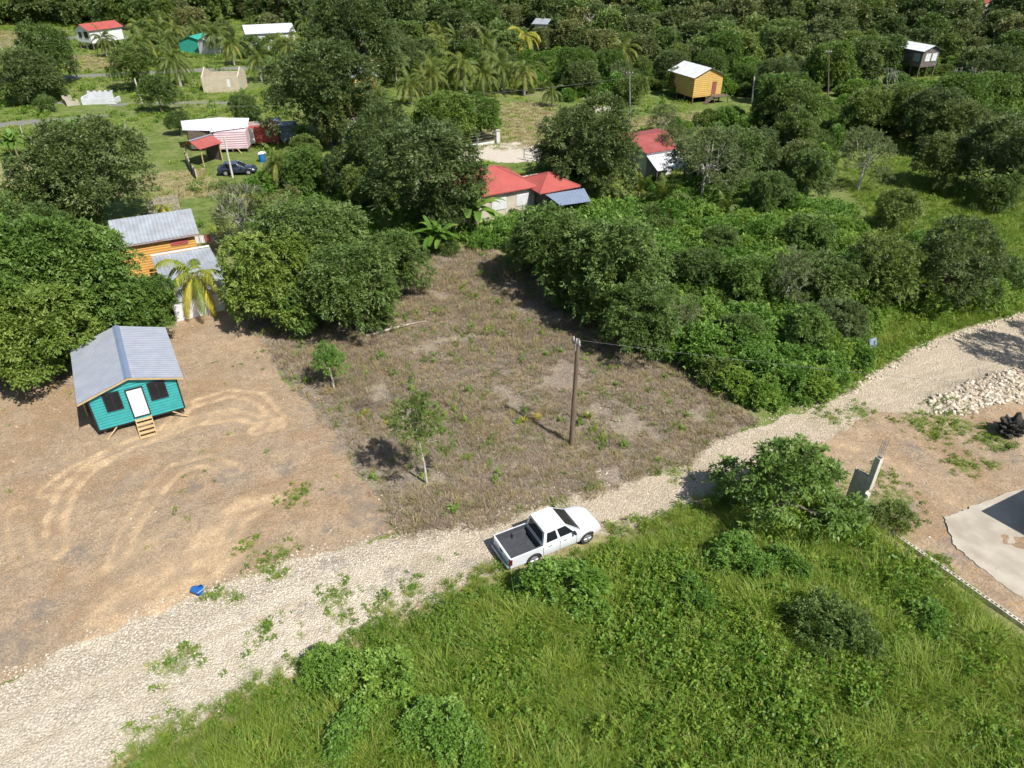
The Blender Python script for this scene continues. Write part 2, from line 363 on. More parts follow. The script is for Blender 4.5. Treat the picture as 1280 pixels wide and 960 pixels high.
# ------------------------------------------------------------------ ground material
def ground_mat():
    t = NT('ground_soil_and_grass'); p = t.pos()
    A = t.n('ShaderNodeAttribute'); A.attribute_name = 'za'; B = t.n('ShaderNodeAttribute'); B.attribute_name = 'zb'; Cc = t.n('ShaderNodeAttribute'); Cc.attribute_name = 'zc'
    def sp(a):
        s = t.n('ShaderNodeSeparateColor'); t.t.links.new(a.outputs['Color'], s.inputs[0]); return s.outputs
    road, dirt, dry = sp(A); trk, burn, green = sp(B); straw, pale, asph = sp(Cc)
    n0 = t.noise(p, .06, 4); n1 = t.noise(p, .35, 5, .6); n2 = t.noise(p, 1.4, 5, .65); n3 = t.noise(p, 6, 5, .7); n4 = t.noise(p, 28, 4, .7)
    def edge(w, k=.5, lo=.38, hi=.62):
        v = t.mth('ADD', w, t.mth('MULTIPLY', t.mth('SUBTRACT', n3, .5), k)); v = t.mth('ADD', v, t.mth('MULTIPLY', t.mth('SUBTRACT', n2, .5), k)); return t.rng(v, lo, hi)
    # grass land
    g = t.mix(t.rng(n2, .3, .7), (.085, .125, .025), (.150, .195, .045)); g = t.mix(t.mth('MULTIPLY', t.rng(n1, .42, .7), .75), g, (.20, .225, .075)); g = t.mix(t.mth('MULTIPLY', t.rng(n0, .50, .66), .5), g, (.27, .25, .12))
    g = t.mix(t.mth('MULTIPLY', t.rng(n3, .5, .75), .5), g, (.06, .085, .022))
    # straw
    s = t.mix(t.rng(n2, .3, .7), (.26, .22, .10), (.36, .31, .17)); s = t.mix(t.rng(n3, .45, .75), s, (.19, .17, .08))
    c = t.mix(t.mth('MULTIPLY', edge(straw, 1.3, .2, .9), .9), g, s)
    # dry lot
    d = t.mix(t.rng(n3, .32, .68), (.17, .13, .10), (.31, .255, .195)); d = t.mix(t.mth('MULTIPLY', t.rng(n1, .40, .62), .65), d, (.32, .275, .18))
    d = t.mix(t.mth('MULTIPLY', t.rng(n2, .5, .66), .7), d, (.15, .12, .105)); d = t.mix(t.mth('MULTIPLY', t.rng(t.noise(p, 11, 4, .8), .52, .66), .75), d, (.095, .07, .045))
    d = t.mix(t.mth('MULTIPLY', t.rng(t.noise(p, 17, 3, .7), .58, .7), .7), d, (.55, .50, .40))
    c = t.mix(edge(dry), c, d)
    # bare dirt
    e = t.mix(t.rng(n1, .35, .65), (.40, .295, .19), (.33, .25, .17)); e = t.mix(t.mth('MULTIPLY', t.rng(t.noise(p, .22, 5, .65, .5), .47, .60), .7), e, (.315, .205, .115)); e = t.mix(t.mth('MULTIPLY', t.rng(n2, .42, .7), .75), e, (.25, .185, .115))
    e = t.mix(t.mth('MULTIPLY', t.rng(t.noise(p, .5, 5, .7, 1.2), .56, .70), .6), e, (.36, .215, .11)); e = t.mix(t.mth('MULTIPLY', t.rng(n3, .46, .66), .65), e, (.215, .155, .095)); e = t.mix(t.mth('MULTIPLY', t.rng(t.noise(p, 2.6, 7, .8, .8), .54, .64), .55), e, (.50, .37, .23))
    e = t.mix(t.mth('MULTIPLY', t.rng(t.noise(p, .8, 6, .75, .6), .55, .68), .6), e, (.235, .20, .155))
    tk = t.mix(t.rng(n3, .3, .7), (.60, .44, .27), (.42, .29, .165))
    e = t.mix(t.mth('MULTIPLY', edge(trk, 1.5, .15, 1.05), .95), e, tk)
    e = t.mix(t.mth('MULTIPLY', t.rng(t.noise(p, 14, 5, .8), .52, .68), .5), e, (.17, .125, .08)); e = t.mix(t.mth('MULTIPLY', t.rng(t.noise(p, 19, 4, .8), .57, .70), .6), e, (.58, .49, .37)); vp = t.vor(p, 3.5); e = t.mix(t.mth('MULTIPLY', t.rng(vp.outputs['Distance'], .10, .06), t.rng(n1, .42, .6)), e, (.62, .56, .46))
    c = t.mix(edge(dirt), c, e)
    # gravel
    v = t.vor(t.mix(.06, p, t.noise(p, 3, 3, .6, 0, True), 'ADD'), 11); v2 = t.vor(p, 22)
    s1 = t.n('ShaderNodeSeparateColor'); t.t.links.new(v.outputs['Color'], s1.inputs[0]); s2 = t.n('ShaderNodeSeparateColor'); t.t.links.new(v2.outputs['Color'], s2.inputs[0])
    st = t.mix(s1.outputs[0], (.42, .36, .27), (.74, .68, .57)); st = t.mix(t.rng(v.outputs['Distance'], .32, .62), st, (.32, .26, .185))
    sx = t.n('ShaderNodeSeparateXYZ'); t.put(sx.inputs[0], p); fn = t.mix(s2.outputs[0], (.37, .30, .21), (.58, .50, .39)); fn = t.mix(t.rng(n3, .45, .75), fn, (.34, .265, .175))
    fn = t.mix(t.mth('MULTIPLY', t.rng(sx.outputs[0], 1, -9), .75), fn, t.mix(s2.outputs[0], (.46, .40, .31), (.68, .61, .49))); gr = t.mix(t.mth('MULTIPLY', t.rng(t.mth('ADD', t.attr('zd'), t.mth('MULTIPLY', t.mth('SUBTRACT', n3, .5), 1.5)), .25, .9), .75), fn, st)
    gr = t.mix(t.mth('MULTIPLY', t.rng(n2, .48, .68), .55), gr, (.40, .335, .245)); gr = t.mix(t.mth('MULTIPLY', t.mth('MULTIPLY', t.rng(n1, .5, .66), .55), t.rng(sx.outputs[0], -14, -4)), gr, (.33, .285, .19)); gr = t.mix(t.mth('MULTIPLY', edge(t.attr('ze'), .9, .15, .85), .6), gr, t.mix(n3, (.36, .29, .20), (.50, .42, .31))); gr = t.mix(t.mth('MULTIPLY', edge(trk, 1.4, .3, 1.2), .4), gr, (.62, .53, .40))
    c = t.mix(edge(road), c, gr)
    c = t.mix(edge(pale), c, t.mix(n3, (.42, .36, .28), (.60, .55, .46)))
    c = t.mix(t.mth('MULTIPLY', edge(burn, 2.2, .5, 1.3), .5), c, t.mix(n3, (.10, .09, .085), (.26, .235, .21)))
    c = t.mix(t.mth('MULTIPLY', edge(green, 2.0, .5, 1.3), .8), c, t.mix(n3, (.08, .135, .02), (.16, .20, .045)))
    c = t.mix(edge(asph, .3), c, t.mix(n2, (.15, .15, .14), (.25, .24, .21)))
    c = t.mix(t.mth('MULTIPLY', t.rng(n4, .35, .7), .28), c, t.mix(1.0, c, (.45, .42, .38), 'MULTIPLY'))
    fx = t.rng(t.noise(p, 13, 6, .85), .36, .64, .68, 1.30); cmb = t.n('ShaderNodeCombineXYZ'); [t.put(cmb.inputs[i], fx) for i in range(3)]; c = t.mix(1.0, c, cmb.outputs[0], 'MULTIPLY')
    h = t.mth('ADD', t.mth('MULTIPLY', n3, .6), t.mth('MULTIPLY', n4, .35)); h = t.mth('ADD', h, t.mth('MULTIPLY', t.mth('MULTIPLY', v.outputs['Distance'], road), -.9))
    return t.done(t.bsdf(c, .93, 0, t.bump(h, .75, .09), .15))
M['ground'] = ground_mat()

def axis(a, dense, segs):
    out = [a]
    for end, st in segs:
        n = max(1, int(round((end-out[-1])/st))); out += list(np.linspace(out[-1], end, n+1)[1:])
    return np.array(out)
ys = axis(-3000, 0, [(-200, 400), (0, 40), (9, 1.5), (60, .2), (110, .6), (200, 1.5), (330, 4), (800, 40), (4000, 400)])
xs = axis(-4000, 0, [(-600, 400), (-250, 20), (-100, 3), (-52, 1), (-32, .4), (32, .2), (52, .4), (100, 1), (250, 3), (600, 20), (4000, 400)])
X, Y = np.meshgrid(xs, ys)
ny, nx = X.shape
Z = zones(X.ravel(), Y.ravel()); Hh = gh(X.ravel(), Y.ravel())
tr_relief = Z['track']*(fbm(X.ravel(), Y.ravel(), 2.5, 77)-.6)*.22+Z['dirt']*(fbm(X.ravel(), Y.ravel(), 3.2, 78, 2)-.5)*.05
heap = np.zeros(X.size)
for hx, hy, hr, hz in ((1215, 490, 1.6, .45), (1255, 480, 1.6, .5), (1180, 503, 1.2, .3), (1240, 500, 1.3, .35), (1262, 545, 1.2, .3), (470, 690, 1.5, .12)):
    c_ = at(hx, hy)[:2]; heap = np.maximum(heap, hz*np.exp(-((X.ravel()-c_[0])**2+(Y.ravel()-c_[1])**2)/(hr*hr)))
Hg = Hh+tr_relief+heap+Z['road']*(fbm(X.ravel(), Y.ravel(), 4, 79, 2)-.5)*.05
V = np.stack([X.ravel(), Y.ravel(), Hg], 1)
ii = np.arange(ny-1)[:, None]*nx+np.arange(nx-1)[None, :]
F = np.stack([ii, ii+1, ii+nx+1, ii+nx], -1).reshape(-1, 4)
one = np.ones(X.size)
ATT = {'za': ('FLOAT_COLOR', np.stack([Z['road'], Z['dirt'], Z['dry'], one], 1)), 'zb': ('FLOAT_COLOR', np.stack([Z['track'], Z['burn'], Z['green'], one], 1)), 'zc': ('FLOAT_COLOR', np.stack([Z['straw'], Z['pale'], Z['asph'], one], 1)), 'zd': ('FLOAT', Z['stony']), 'ze': ('FLOAT', Z['wheel'])}
gm = np_mesh('ground', V, F, 4, [M['ground']], ATT, smooth=True)
tag(link('ground', gm), 'green and brown grassy ground stretching to the horizon', 'ground', kind='structure')
def sheet(name, sel, label, dz=.006):
    fsel = sel[F].mean(1) > .5; f = F[fsel]; u, inv = np.unique(f, return_inverse=True)
    v = V[u].copy(); v[:, 2] += dz
    me = np_mesh(name, v, inv.reshape(-1, 4), 4, [M['ground']], {k: (ty, a[u]) for k, (ty, a) in ATT.items()}, smooth=True)
    return tag(link(name, me), label, 'ground', kind='structure')
rd = Z['road'] > .5
tag(sheet('gravel_road', rd.astype(float), 'pale stony gravel road running past the pickup', .012), cat='road')
sheet('cleared_lot', ((Z['dry'] > .5) & ~rd).astype(float), 'cleared lot of dry cut grass around the wooden pole', .006)
s1_ = sdf(V[:, 0], V[:, 1], DIRT1)
sheet('dirt_yard', ((Z['dirt'] > .5) & ~rd & (Z['dry'] <= .5) & (V[:, 0] < 5)).astype(float), 'bare tan dirt yard with wheel tracks before the turquoise house', .006)
sheet('dirt_clearing', ((Z['dirt'] > .5) & ~rd & (V[:, 0] >= 5)).astype(float), 'reddish bare clearing beside the concrete slab on the right', .006)
sheet('far_track', ((Z['asph'] > .5)).astype(float), 'grey village track crossing the far left fields', .006)['category'] = 'road'

def ground_z(x, y):
    i = np.clip(np.searchsorted(xs, x)-1, 0, nx-2); j = np.clip(np.searchsorted(ys, y)-1, 0, ny-2)
    fx = (x-xs[i])/(xs[i+1]-xs[i]); fy = (y-ys[j])/(ys[j+1]-ys[j]); HH = Hg.reshape(ny, nx)
    return (HH[j, i]*(1-fx)+HH[j, i+1]*fx)*(1-fy)+(HH[j+1, i]*(1-fx)+HH[j+1, i+1]*fx)*fy
def gz(x, y): return float(ground_z(np.array([x]), np.array([y]))[0])
def gat(x, y):
    p = at(x, y); z = gz(p[0], p[1]); p = at(x, y, z); return np.array([p[0], p[1], gz(p[0], p[1])])

# ------------------------------------------------------------------ scatter (stuff only)
def scatter(name, pts, rot, scl, protos, idx, label, cat, tilt=None):
    c = bpy.data.collections.new(name+'_kinds')
    for i, me in enumerate(protos):
        o = bpy.data.objects.new('%s_kind_%02d' % (name, i), me); c.objects.link(o)
    n = len(pts); me = bpy.data.meshes.new(name); me.vertices.add(n); me.vertices.foreach_set('co', np.asarray(pts, np.float32).ravel())
    rv = np.zeros((n, 3), np.float32); rv[:, 2] = rot
    if tilt is not None: rv[:, :2] = tilt
    for an, ty, arr, key in (('rv', 'FLOAT_VECTOR', rv, 'vector'), ('sc', 'FLOAT', np.asarray(scl, np.float32), 'value'), ('ix', 'INT', np.asarray(idx, np.int32), 'value')):
        a = me.attributes.new(an, ty, 'POINT'); a.data.foreach_set(key, arr.ravel())
    o = link(name, me)
    ng = bpy.data.node_groups.new(name, 'GeometryNodeTree')
    ng.interface.new_socket('Geometry', in_out='INPUT', socket_type='NodeSocketGeometry'); ng.interface.new_socket('Geometry', in_out='OUTPUT', socket_type='NodeSocketGeometry')
    gi = ng.nodes.new('NodeGroupInput'); go = ng.nodes.new('NodeGroupOutput'); ip = ng.nodes.new('GeometryNodeInstanceOnPoints')
    ci = ng.nodes.new('GeometryNodeCollectionInfo'); ci.inputs['Collection'].default_value = c; ci.inputs['Separate Children'].default_value = True; ci.inputs['Reset Children'].default_value = True
    def na(nm, ty):
        q = ng.nodes.new('GeometryNodeInputNamedAttribute'); q.data_type = ty; q.inputs[0].default_value = nm
        return [s for s in q.outputs if s.enabled][0]
    L = ng.links.new
    L(gi.outputs[0], ip.inputs['Points']); L(ci.outputs[0], ip.inputs['Instance']); ip.inputs['Pick Instance'].default_value = True
    L(na('ix', 'INT'), ip.inputs['Instance Index']); L(na('sc', 'FLOAT'), ip.inputs['Scale'])
    er = ng.nodes.new('FunctionNodeEulerToRotation'); L(na('rv', 'FLOAT_VECTOR'), er.inputs[0]); L(er.outputs[0], ip.inputs['Rotation'])
    L(ip.outputs[0], go.inputs[0])
    md = o.modifiers.new('instances', 'NODES'); md.node_group = ng
    return tag(o, label, cat, kind='stuff')

# ------------------------------------------------------------------ foliage builders
def nrm(v): return v/np.maximum(np.linalg.norm(v, axis=-1, keepdims=True), 1e-9)
def leaves(P, D, L, nl, ll, lw, droop, rg, tint, spread=.9, jit=.35, fold=.25):
    """sprays of leaves: P,D (N,3); returns verts, faces, tint"""
    N = len(P); up = np.array([0, 0, 1.0])
    S = np.cross(D, up)+rg.normal(0, .25, (N, 3)); S = nrm(S)
    L = np.broadcast_to(L, (N,)); t = np.linspace(.15, 1, nl)
    pos = P[:, None]+D[:, None]*(L[:, None]*t)[..., None]; pos[..., 2] -= droop*(L[:, None]*t**2)
    sg = np.where(np.arange(nl) % 2 == 0, 1, -1.0)[None, :, None]
    ld = D[:, None]*.55+S[:, None]*sg*spread*(1-.5*t)[None, :, None]+rg.normal(0, jit, (N, nl, 3)); ld[..., 2] -= droop*(.4+.6*t)[None]
    ld = nrm(ld); nn = np.cross(S, D)[:, None]+rg.normal(0, jit, (N, nl, 3)); nn = nrm(np.where(nn[..., 2:] < 0, -nn, nn))+np.array([.12, -.12, .45])
    wv = nrm(np.cross(ld, nn)); n2 = np.cross(wv, ld)
    s = rg.uniform(.7, 1.2, (N, nl, 1)); a = pos; tip = pos+ld*ll*s; m = pos+ld*ll*s*.45-n2*lw*fold*s
    l_ = m+wv*lw*.5*s+n2*lw*fold*s; r_ = m-wv*lw*.5*s+n2*lw*fold*s
    # two triangles either side of the midrib
    V = np.stack([a, l_, tip, r_], 2).reshape(-1, 3); F = np.arange(len(V)).reshape(-1, 4)
    ti = np.clip(np.broadcast_to(tint[:, None], (N, nl))+rg.normal(0, .13, (N, nl)), 0, 1)
    return V, F, np.repeat(ti.reshape(-1), 4)
def crown_pts(lobes, n, rg, inner=.25, low=-.6, gap=.35, gs=.9):
    lobes = np.array(lobes, float); C_ = lobes[:, :3]; Rr = lobes[:, 3:6]; ar = Rr[:, 0]*Rr[:, 2]
    P = []; D = []; K = []; tot = 0
    while tot < n:
        m = n*2; k = rg.choice(len(lobes), m, p=ar/ar.sum()); d = nrm(rg.normal(0, 1, (m, 3)))
        ok = d[:, 2] > low+rg.normal(0, .15, m); k = k[ok]; d = d[ok]
        rr = np.where(rg.random(len(k)) < inner, rg.uniform(.45, .85, len(k)), rg.uniform(.86, 1.06, len(k)))
        bump_ = 1+.16*np.sin(d[:, 0]*7+k*2.1)*np.cos(d[:, 1]*8+k)+.10*np.sin(d[:, 2]*11+k*3)
        p = C_[k]+d*Rr[k]*(rr*bump_)[:, None]
        q = (p[:, None]-C_[None])/Rr[None]; dd = np.linalg.norm(q, axis=2); dd[np.arange(len(k)), k] = 9
        ok = (dd.min(1) > .72)
        g_ = fbm(p[:, 0]+p[:, 2]*.7, p[:, 1]-p[:, 2]*.6, gs, 5, 2); ok &= (g_ > gap+rg.normal(0, .05, len(k)))
        ok &= p[:, 2] > .05
        P.append(p[ok]); D.append(d[ok]); K.append(k[ok]); tot += ok.sum()
    return np.concatenate(P)[:n], np.concatenate(D)[:n], np.concatenate(K)[:n]
def make_lobes(rg, Rad, H, n, zlo=.45, zhi=.8, rs=(.34, .52), flat=.8):
    out = [(0, 0, H*zhi*.95, Rad*.5, Rad*.5, Rad*.45*flat)]
    a0 = rg.uniform(0, 6.28)
    for i in range(n):
        a = a0+i*2.399+rg.normal(0, .25); rr = Rad*(.25+.42*math.sqrt((i+.5)/n))*rg.uniform(.85, 1.12)
        z = H*(zhi-(zhi-zlo)*((i+.5)/n)**1.3)+rg.normal(0, H*.04); r = Rad*rg.uniform(*rs)
        out.append((math.cos(a)*rr, math.sin(a)*rr, z, r, r*rg.uniform(.85, 1.15), r*flat*rg.uniform(.8, 1.1)))
    return out
def trunk_mb(lobes, H, r, rg, fork=.35, lean=0):
    mb = MB(); f = Vector((lean*H*.3, 0, H*fork)); pts = [Vector((0, 0, -.3)), Vector((rg.normal(0, .05), rg.normal(0, .05), H*fork*.5)), f]
    mb.tube(pts, [r*1.25, r, r*.85], 9)
    for l in lobes:
        e = Vector(l[:3]); m = f.lerp(e, .5)+Vector((rg.normal(0, .25), rg.normal(0, .25), -.06*H))
        mb.tube([f, f.lerp(m, .5)+Vector((0, 0, .05*H)), m, e], [r*.55, r*.42, r*.3, r*.1], 6)
        for _ in range(2):
            e2 = e+Vector(nrm(rg.normal(0, 1, 3)))*l[3]*.75
            mb.tube([m.lerp(e, .5), e2], [r*.18, r*.05], 4)
    return mb
def crown_mesh(name, lobes, n, rg, mat, L, nl, ll, lw, droop, up=.25, clump=11, cr=None, **k):
    m = max(6, n//clump); P0, D0, K0 = crown_pts(lobes, m, rg, **k); cr = cr or L*.62
    P0 = P0+D0*rg.uniform(-.25, .35, (m, 1))*cr
    i = np.repeat(np.arange(m), clump); a = rg.normal(0, 1, (len(i), 3)); a -= (a*D0[i]).sum(1, keepdims=True)*D0[i]*.55; a = a*cr*.62*rg.uniform(.7, 1.3, m)[i][:, None]
    P = P0[i]+a-D0[i]*(np.linalg.norm(a, axis=1, keepdims=True)**2)*.35/cr
    D = nrm(nrm(a)*.8+D0[i]*.7+np.array([0, 0, up])+rg.normal(0, .22, a.shape)); K = K0[i]; ct = rg.normal(0, .13, m)
    P[:, 2] = np.maximum(P[:, 2], .05)
    lt = rg.uniform(.25, .75, len(lobes)+1)
    tint = lt[K]*.45+.27+ct[i]+rg.normal(0, .08, len(P))
    V, F, T = leaves(P, D, L*rg.uniform(.7, 1.2, len(P)), nl, ll, lw, droop, rg, tint)
    return np_mesh(name, V, F, 4, [mat], {'tint': ('FLOAT', T)})

PROTO = {}
def proto_tree(key, seed, Rad, H, nlob, n, mat, bark, L, nl, ll, lw, droop, tr=.16, zlo=.27, zhi=.78, rs=(.34, .52), flat=.8, fork=.32, **k):
    rg = np.random.default_rng(seed); lb = make_lobes(rg, Rad, H, nlob, zlo, zhi, rs, flat)
    PROTO[key] = (crown_mesh('crown', lb, n, rg, M[mat], L, nl, ll, lw, droop, **k), trunk_mb(lb, H, tr, rg, fork).mesh('trunk', M[bark], True), Rad, H)
for i in range(3):
    proto_tree('big%d' % i, 100+i, 4.6, 8.5, 15, 4200, 'leaf_bright', 'bark', .55, 8, .30, .135, .45, tr=.2, rs=(.28, .42), gap=.33)
    proto_tree('dark%d' % i, 120+i, 5.0, 9, 17, 4200, 'leaf_dark', 'bark', .52, 9, .26, .11, .25, tr=.24, rs=(.26, .40), gap=.37, zlo=.27)
    proto_tree('mid%d' % i, 140+i, 4.2, 8, 13, 3000, 'leaf_mid', 'bark', .55, 8, .28, .12, .35, rs=(.28, .44), gap=.35)
    proto_tree('open%d' % i, 160+i, 4.4, 9, 14, 1500, 'leaf_olive', 'bark_pale', .5, 8, .22, .09, .2, rs=(.22, .36), gap=.42, flat=.6, fork=.4)
    proto_tree('bush%d' % i, 180+i, 2.7, 3.2, 13, 1300, 'leaf_bush', 'bark', .48, 8, .24, .12, .3, tr=.06, zlo=.15, zhi=.68, rs=(.18, .40), fork=.12, gap=.36)
    proto_tree('scrub%d' % i, 200+i, 2.4, 3.0, 9, 1300, 'leaf_mid', 'bark', .42, 7, .20, .09, .25, tr=.06, zlo=.25, zhi=.6, rs=(.28, .46), fork=.12, gap=.34)
for i in range(4):
    proto_tree('far%d' % i, 220+i, 4.6, 9, 12, 1500, ('leaf_far', 'leaf_dark', 'leaf_olive', 'leaf_mid')[i], 'bark_pale' if i % 2 else 'bark', .7, 6, .50, .24, .3, rs=(.28, .44), gap=.33, flat=.75, zlo=.22)

def palm_mesh(seed, H, n, FL, mat, yel=0, uprt=0):
    rg = np.random.default_rng(seed); VV = []; TT = []
    for i in range(n):
        a = i*2.399+rg.normal(0, .15); el = R(80)-(i/n)*R(105)+rg.normal(0, .1)+uprt; ln = FL*rg.uniform(.85, 1.1)
        p = np.array([0, 0, H]); d = np.array([math.cos(a)*math.cos(el), math.sin(a)*math.cos(el), math.sin(el)]); S = np.array([-math.sin(a), math.cos(a), 0])
        seg = 34; bt = (.75 if (yel and i > n*.45) else .25)+rg.uniform(-.1, .15)
        prev = p.copy(); tw = rg.uniform(-.4, .4)
        for j in range(seg):
            f = (j+1)/seg; d = nrm(d+np.array([0, 0, -.055*(1+.8*f)])); q = prev+d*ln/seg
            uv = np.cross(S, d); wv = .022*(1-f*.7)
            VV.append([prev-S*wv, prev+S*wv, q+S*wv, q-S*wv]); TT.append(min(1, bt+.15))
            if f > .12:
                l = FL*.20*math.sin(math.pi*min(1, f*.86+.12))**.6
                for sg in (-1, 1):
                    ld = nrm(S*sg*(.75)+d*.55+uv*.12*0+np.array([0, 0, -.45-.3*rg.random()])+uv*sg*tw*.3+rg.normal(0, .07, 3)); wd = d*.085
                    m = q+ld*l*.5+np.array([0, 0, .06*l]); VV.append([q-wd*.5, q+wd*.5, m+wd*.55, m-wd*.55]); e = q+ld*l+np.array([0, 0, -.12*l]); VV.append([m-wd*.55, m+wd*.55, e+wd*.1, e-wd*.1])
                    tt = np.clip(bt+rg.normal(0, .1), 0, 1); TT += [tt, tt]
            prev = q
    V = np.array(VV).reshape(-1, 3); return np_mesh('crown', V, np.arange(len(V)).reshape(-1, 4), 4, [M[mat]], {'tint': ('FLOAT', np.repeat(TT, 4))})
def palm_trunk(H, r=.13, lean=.0):
    mb = MB(); n = 12; mb.tube([(lean*H*((i/n)**2-1), 0, H*i/n-(.3 if i == 0 else 0)) for i in range(n+1)], [r*(1.5-.6*i/n)*(1.06 if i % 2 else 1) for i in range(n+1)], 8); return mb.mesh('trunk', M['bark_pale'], True)
for i in range(3): PROTO['palm%d' % i] = (palm_mesh(300+i, 3.6, 26, 3.9, 'palm', i == 1), palm_trunk(3.6, .15, .08), 3.4, 5.2)
PROTO['palm3'] = (palm_mesh(310, 1.6, 14, 3.3, 'palm', False, .25), palm_trunk(1.6, .16, .0), 2.6, 4)
PROTO['palmy'] = (palm_mesh(321, 2.7, 17, 3.3, 'palm_yellow', True, -.28), palm_trunk(2.7, .15, .05), 2.6, 4)
def banana_mesh(seed, n=9, L=2.2):
    rg = np.random.default_rng(seed); VV = []; TT = []
    for s in range(3):
        ox, oy = (0, 0) if s == 0 else rg.uniform(-.8, .8, 2)
        for i in range(n):
            a = i*2.399+rg.normal(0, .2); el = R(78)-(i/n)*R(60)+rg.normal(0, .1); p = np.array([ox, oy, 1.6+rg.uniform(0, .5)]); d = np.array([math.cos(a)*math.cos(el), math.sin(a)*math.cos(el), math.sin(el)]); S = np.array([-math.sin(a), math.cos(a), 0]); ln = L*rg.uniform(.75, 1.1); bt = rg.uniform(.1, .9)
            prev = p; pw = .04
            for j in range(9):
                f = (j+1)/9; d = nrm(d+np.array([0, 0, -.12*(1+f)])); q = prev+d*ln/9; wq = .30*math.sin(math.pi*min(.98, f*.85+.1))**.5; up_ = np.cross(S, d)*-.0
                for sg in (-1, 1):
                    dz = np.array([0, 0, .10]); VV.append([prev, q, q+sg*S*wq+dz*wq*2, prev+sg*S*pw+dz*pw*2][::sg]); TT.append(np.clip(bt+rg.normal(0, .05), 0, 1))
                prev = q; pw = wq*(.82 if rg.random() < .3 else 1)
    V = np.array(VV).reshape(-1, 3); return np_mesh('crown', V, np.arange(len(V)).reshape(-1, 4), 4, [M['banana']], {'tint': ('FLOAT', np.repeat(TT, 4))})
def banana_trunk():
    mb = MB()
    for x, y in ((0, 0), (.5, .3), (-.4, .5)): mb.tube([(x, y, -.2), (x*1.05, y, 1), (x*1.1, y, 1.9)], [.14, .11, .07], 8)
    return mb.mesh('trunk', surf('banana_stem', (.16, .17, .06), (.24, .19, .10), 5, .7), True)
bt_ = banana_trunk()
for i in range(2): PROTO['banana%d' % i] = (banana_mesh(330+i), bt_, 2.2, 3.5)

tree_count = {}
REG = []
def plant(key, x, y, s, label, name=None, cat='tree', group=None, rz=None, sz=None, parts=True):
    cr, tk, Rad, H = PROTO[key]
    base = key.rstrip('0123456789')
    name = name or {'palm': 'palm_tree', 'palmy': 'palm_tree', 'banana': 'banana_plant', 'bush': 'shrub', 'scrub': 'shrub'}.get(base, 'broadleaf_tree')
    rz = rnd.uniform(0, 6.28) if rz is None else rz; z = gz(x, y)
    if base in ('bush', 'scrub'): cat = 'shrub'
    if base in ('palm', 'palmy'): cat = 'palm tree'
    if base == 'banana': cat = 'banana plant'
    e = empty(name, (x, y, z), rz, label, cat, group); a_ = rnd.uniform(.88, 1.14); e.scale = (s*a_, s/a_, (sz or s)*rnd.uniform(.92, 1.08))
    link('crown', cr, e); link('trunk', tk, e)
    REG.append((x, y, Rad*s)); return e
def plant_px(key, px_, py_, s, label, **k):
    """px_,py_: middle of the crown"""
    H = PROTO[key][3]*(k.get('sz') or s); p = at(px_, py_, H*.6); return plant(key, p[0], p[1], s, label, **k)
# ------------------------------------------------------------------ building materials
M['teal'] = surf('teal_paint', (.035, .285, .275), (.03, .25, .245), 2, .55, bump=.05)
M['black'] = surf('black_trim', (.02, .02, .025), (.03, .03, .035), 3, .5)
M['glassd'] = surf('dark_glass', (.010, .012, .016), (.016, .018, .022), 2, .15, bump=0, spec=.35)
M['whitep'] = surf('white_paint', (.66, .66, .65), (.58, .58, .57), 2, .5, bump=.03)
M['timber'] = surf('new_timber', (.50, .37, .20), (.42, .30, .15), 3, .8, bump=.3, stretch=(1, 1, .2))
M['timber_old'] = surf('old_timber', (.16, .12, .09), (.09, .07, .055), 4, .9, bump=.4)
M['zinc'] = surf('zinc_sheet', (.41, .43, .47), (.35, .37, .42), 1.5, .42, .35, .03, dirt=(.34, .33, .33), dirt_amt=.35, spec=.5)
M['zinc_cap'] = surf('zinc_ridge', (.26, .32, .44), (.23, .29, .40), 1.5, .4, .4, .03)
M['zinc_old'] = surf('weathered_zinc', (.42, .45, .48), (.33, .35, .37), 1.2, .5, .3, .1, dirt=(.30, .27, .24), dirt_amt=.5)
M['zinc_white'] = surf('bright_zinc', (.66, .66, .68), (.56, .57, .60), 1.0, .5, .1, .1, dirt=(.45, .42, .40), dirt_amt=.35)
M['rusty'] = surf('rusty_zinc', (.34, .33, .34), (.30, .18, .15), 1.6, .7, .1, .1, dirt=(.26, .10, .07), dirt_amt=.7)
M['redroof'] = surf('red_metal_roof', (.37, .085, .070), (.32, .07, .06), .8, .6, 0, .12, dirt=(.40, .13, .10), dirt_amt=.3, stripes=(0, .45, 1))
M['redroof2'] = surf('faded_red_roof', (.34, .085, .072), (.28, .07, .062), 1.2, .6, 0, .1, dirt=(.40, .17, .14), dirt_amt=.4)
M['cream'] = surf('cream_render', (.50, .45, .36), (.42, .37, .29), 1.2, .85, dirt=(.28, .24, .19), dirt_amt=.5)
M['orange'] = surf('varnished_planks', (.62, .33, .09), (.54, .28, .08), 2, .6, bump=.5, stripes=(2, .22, 1), dirt=(.40, .20, .07), dirt_amt=.3)
M['yellow'] = surf('yellow_planks', (.56, .36, .11), (.48, .30, .09), 2, .6, bump=.6, stripes=(2, .3, 1))
M['greywood'] = surf('grey_planks', (.17, .14, .125), (.11, .095, .09), 2, .85, bump=.8, stripes=(2, .25, 1))
M['pink'] = surf('pink_planks', (.68, .50, .53), (.60, .43, .46), 2, .7, bump=.8, stripes=(2, .28, 1), dirt=(.42, .33, .33), dirt_amt=.5)
M['redwood'] = surf('red_planks', (.42, .085, .065), (.34, .07, .06), 2, .7, bump=.5, stripes=(2, .25, 1), dirt=(.26, .10, .09), dirt_amt=.5)
M['block'] = surf('cinder_block', (.58, .53, .45), (.47, .43, .36), 4, .95, bump=.5, bs=40, dirt=(.22, .20, .17), dirt_amt=.5)
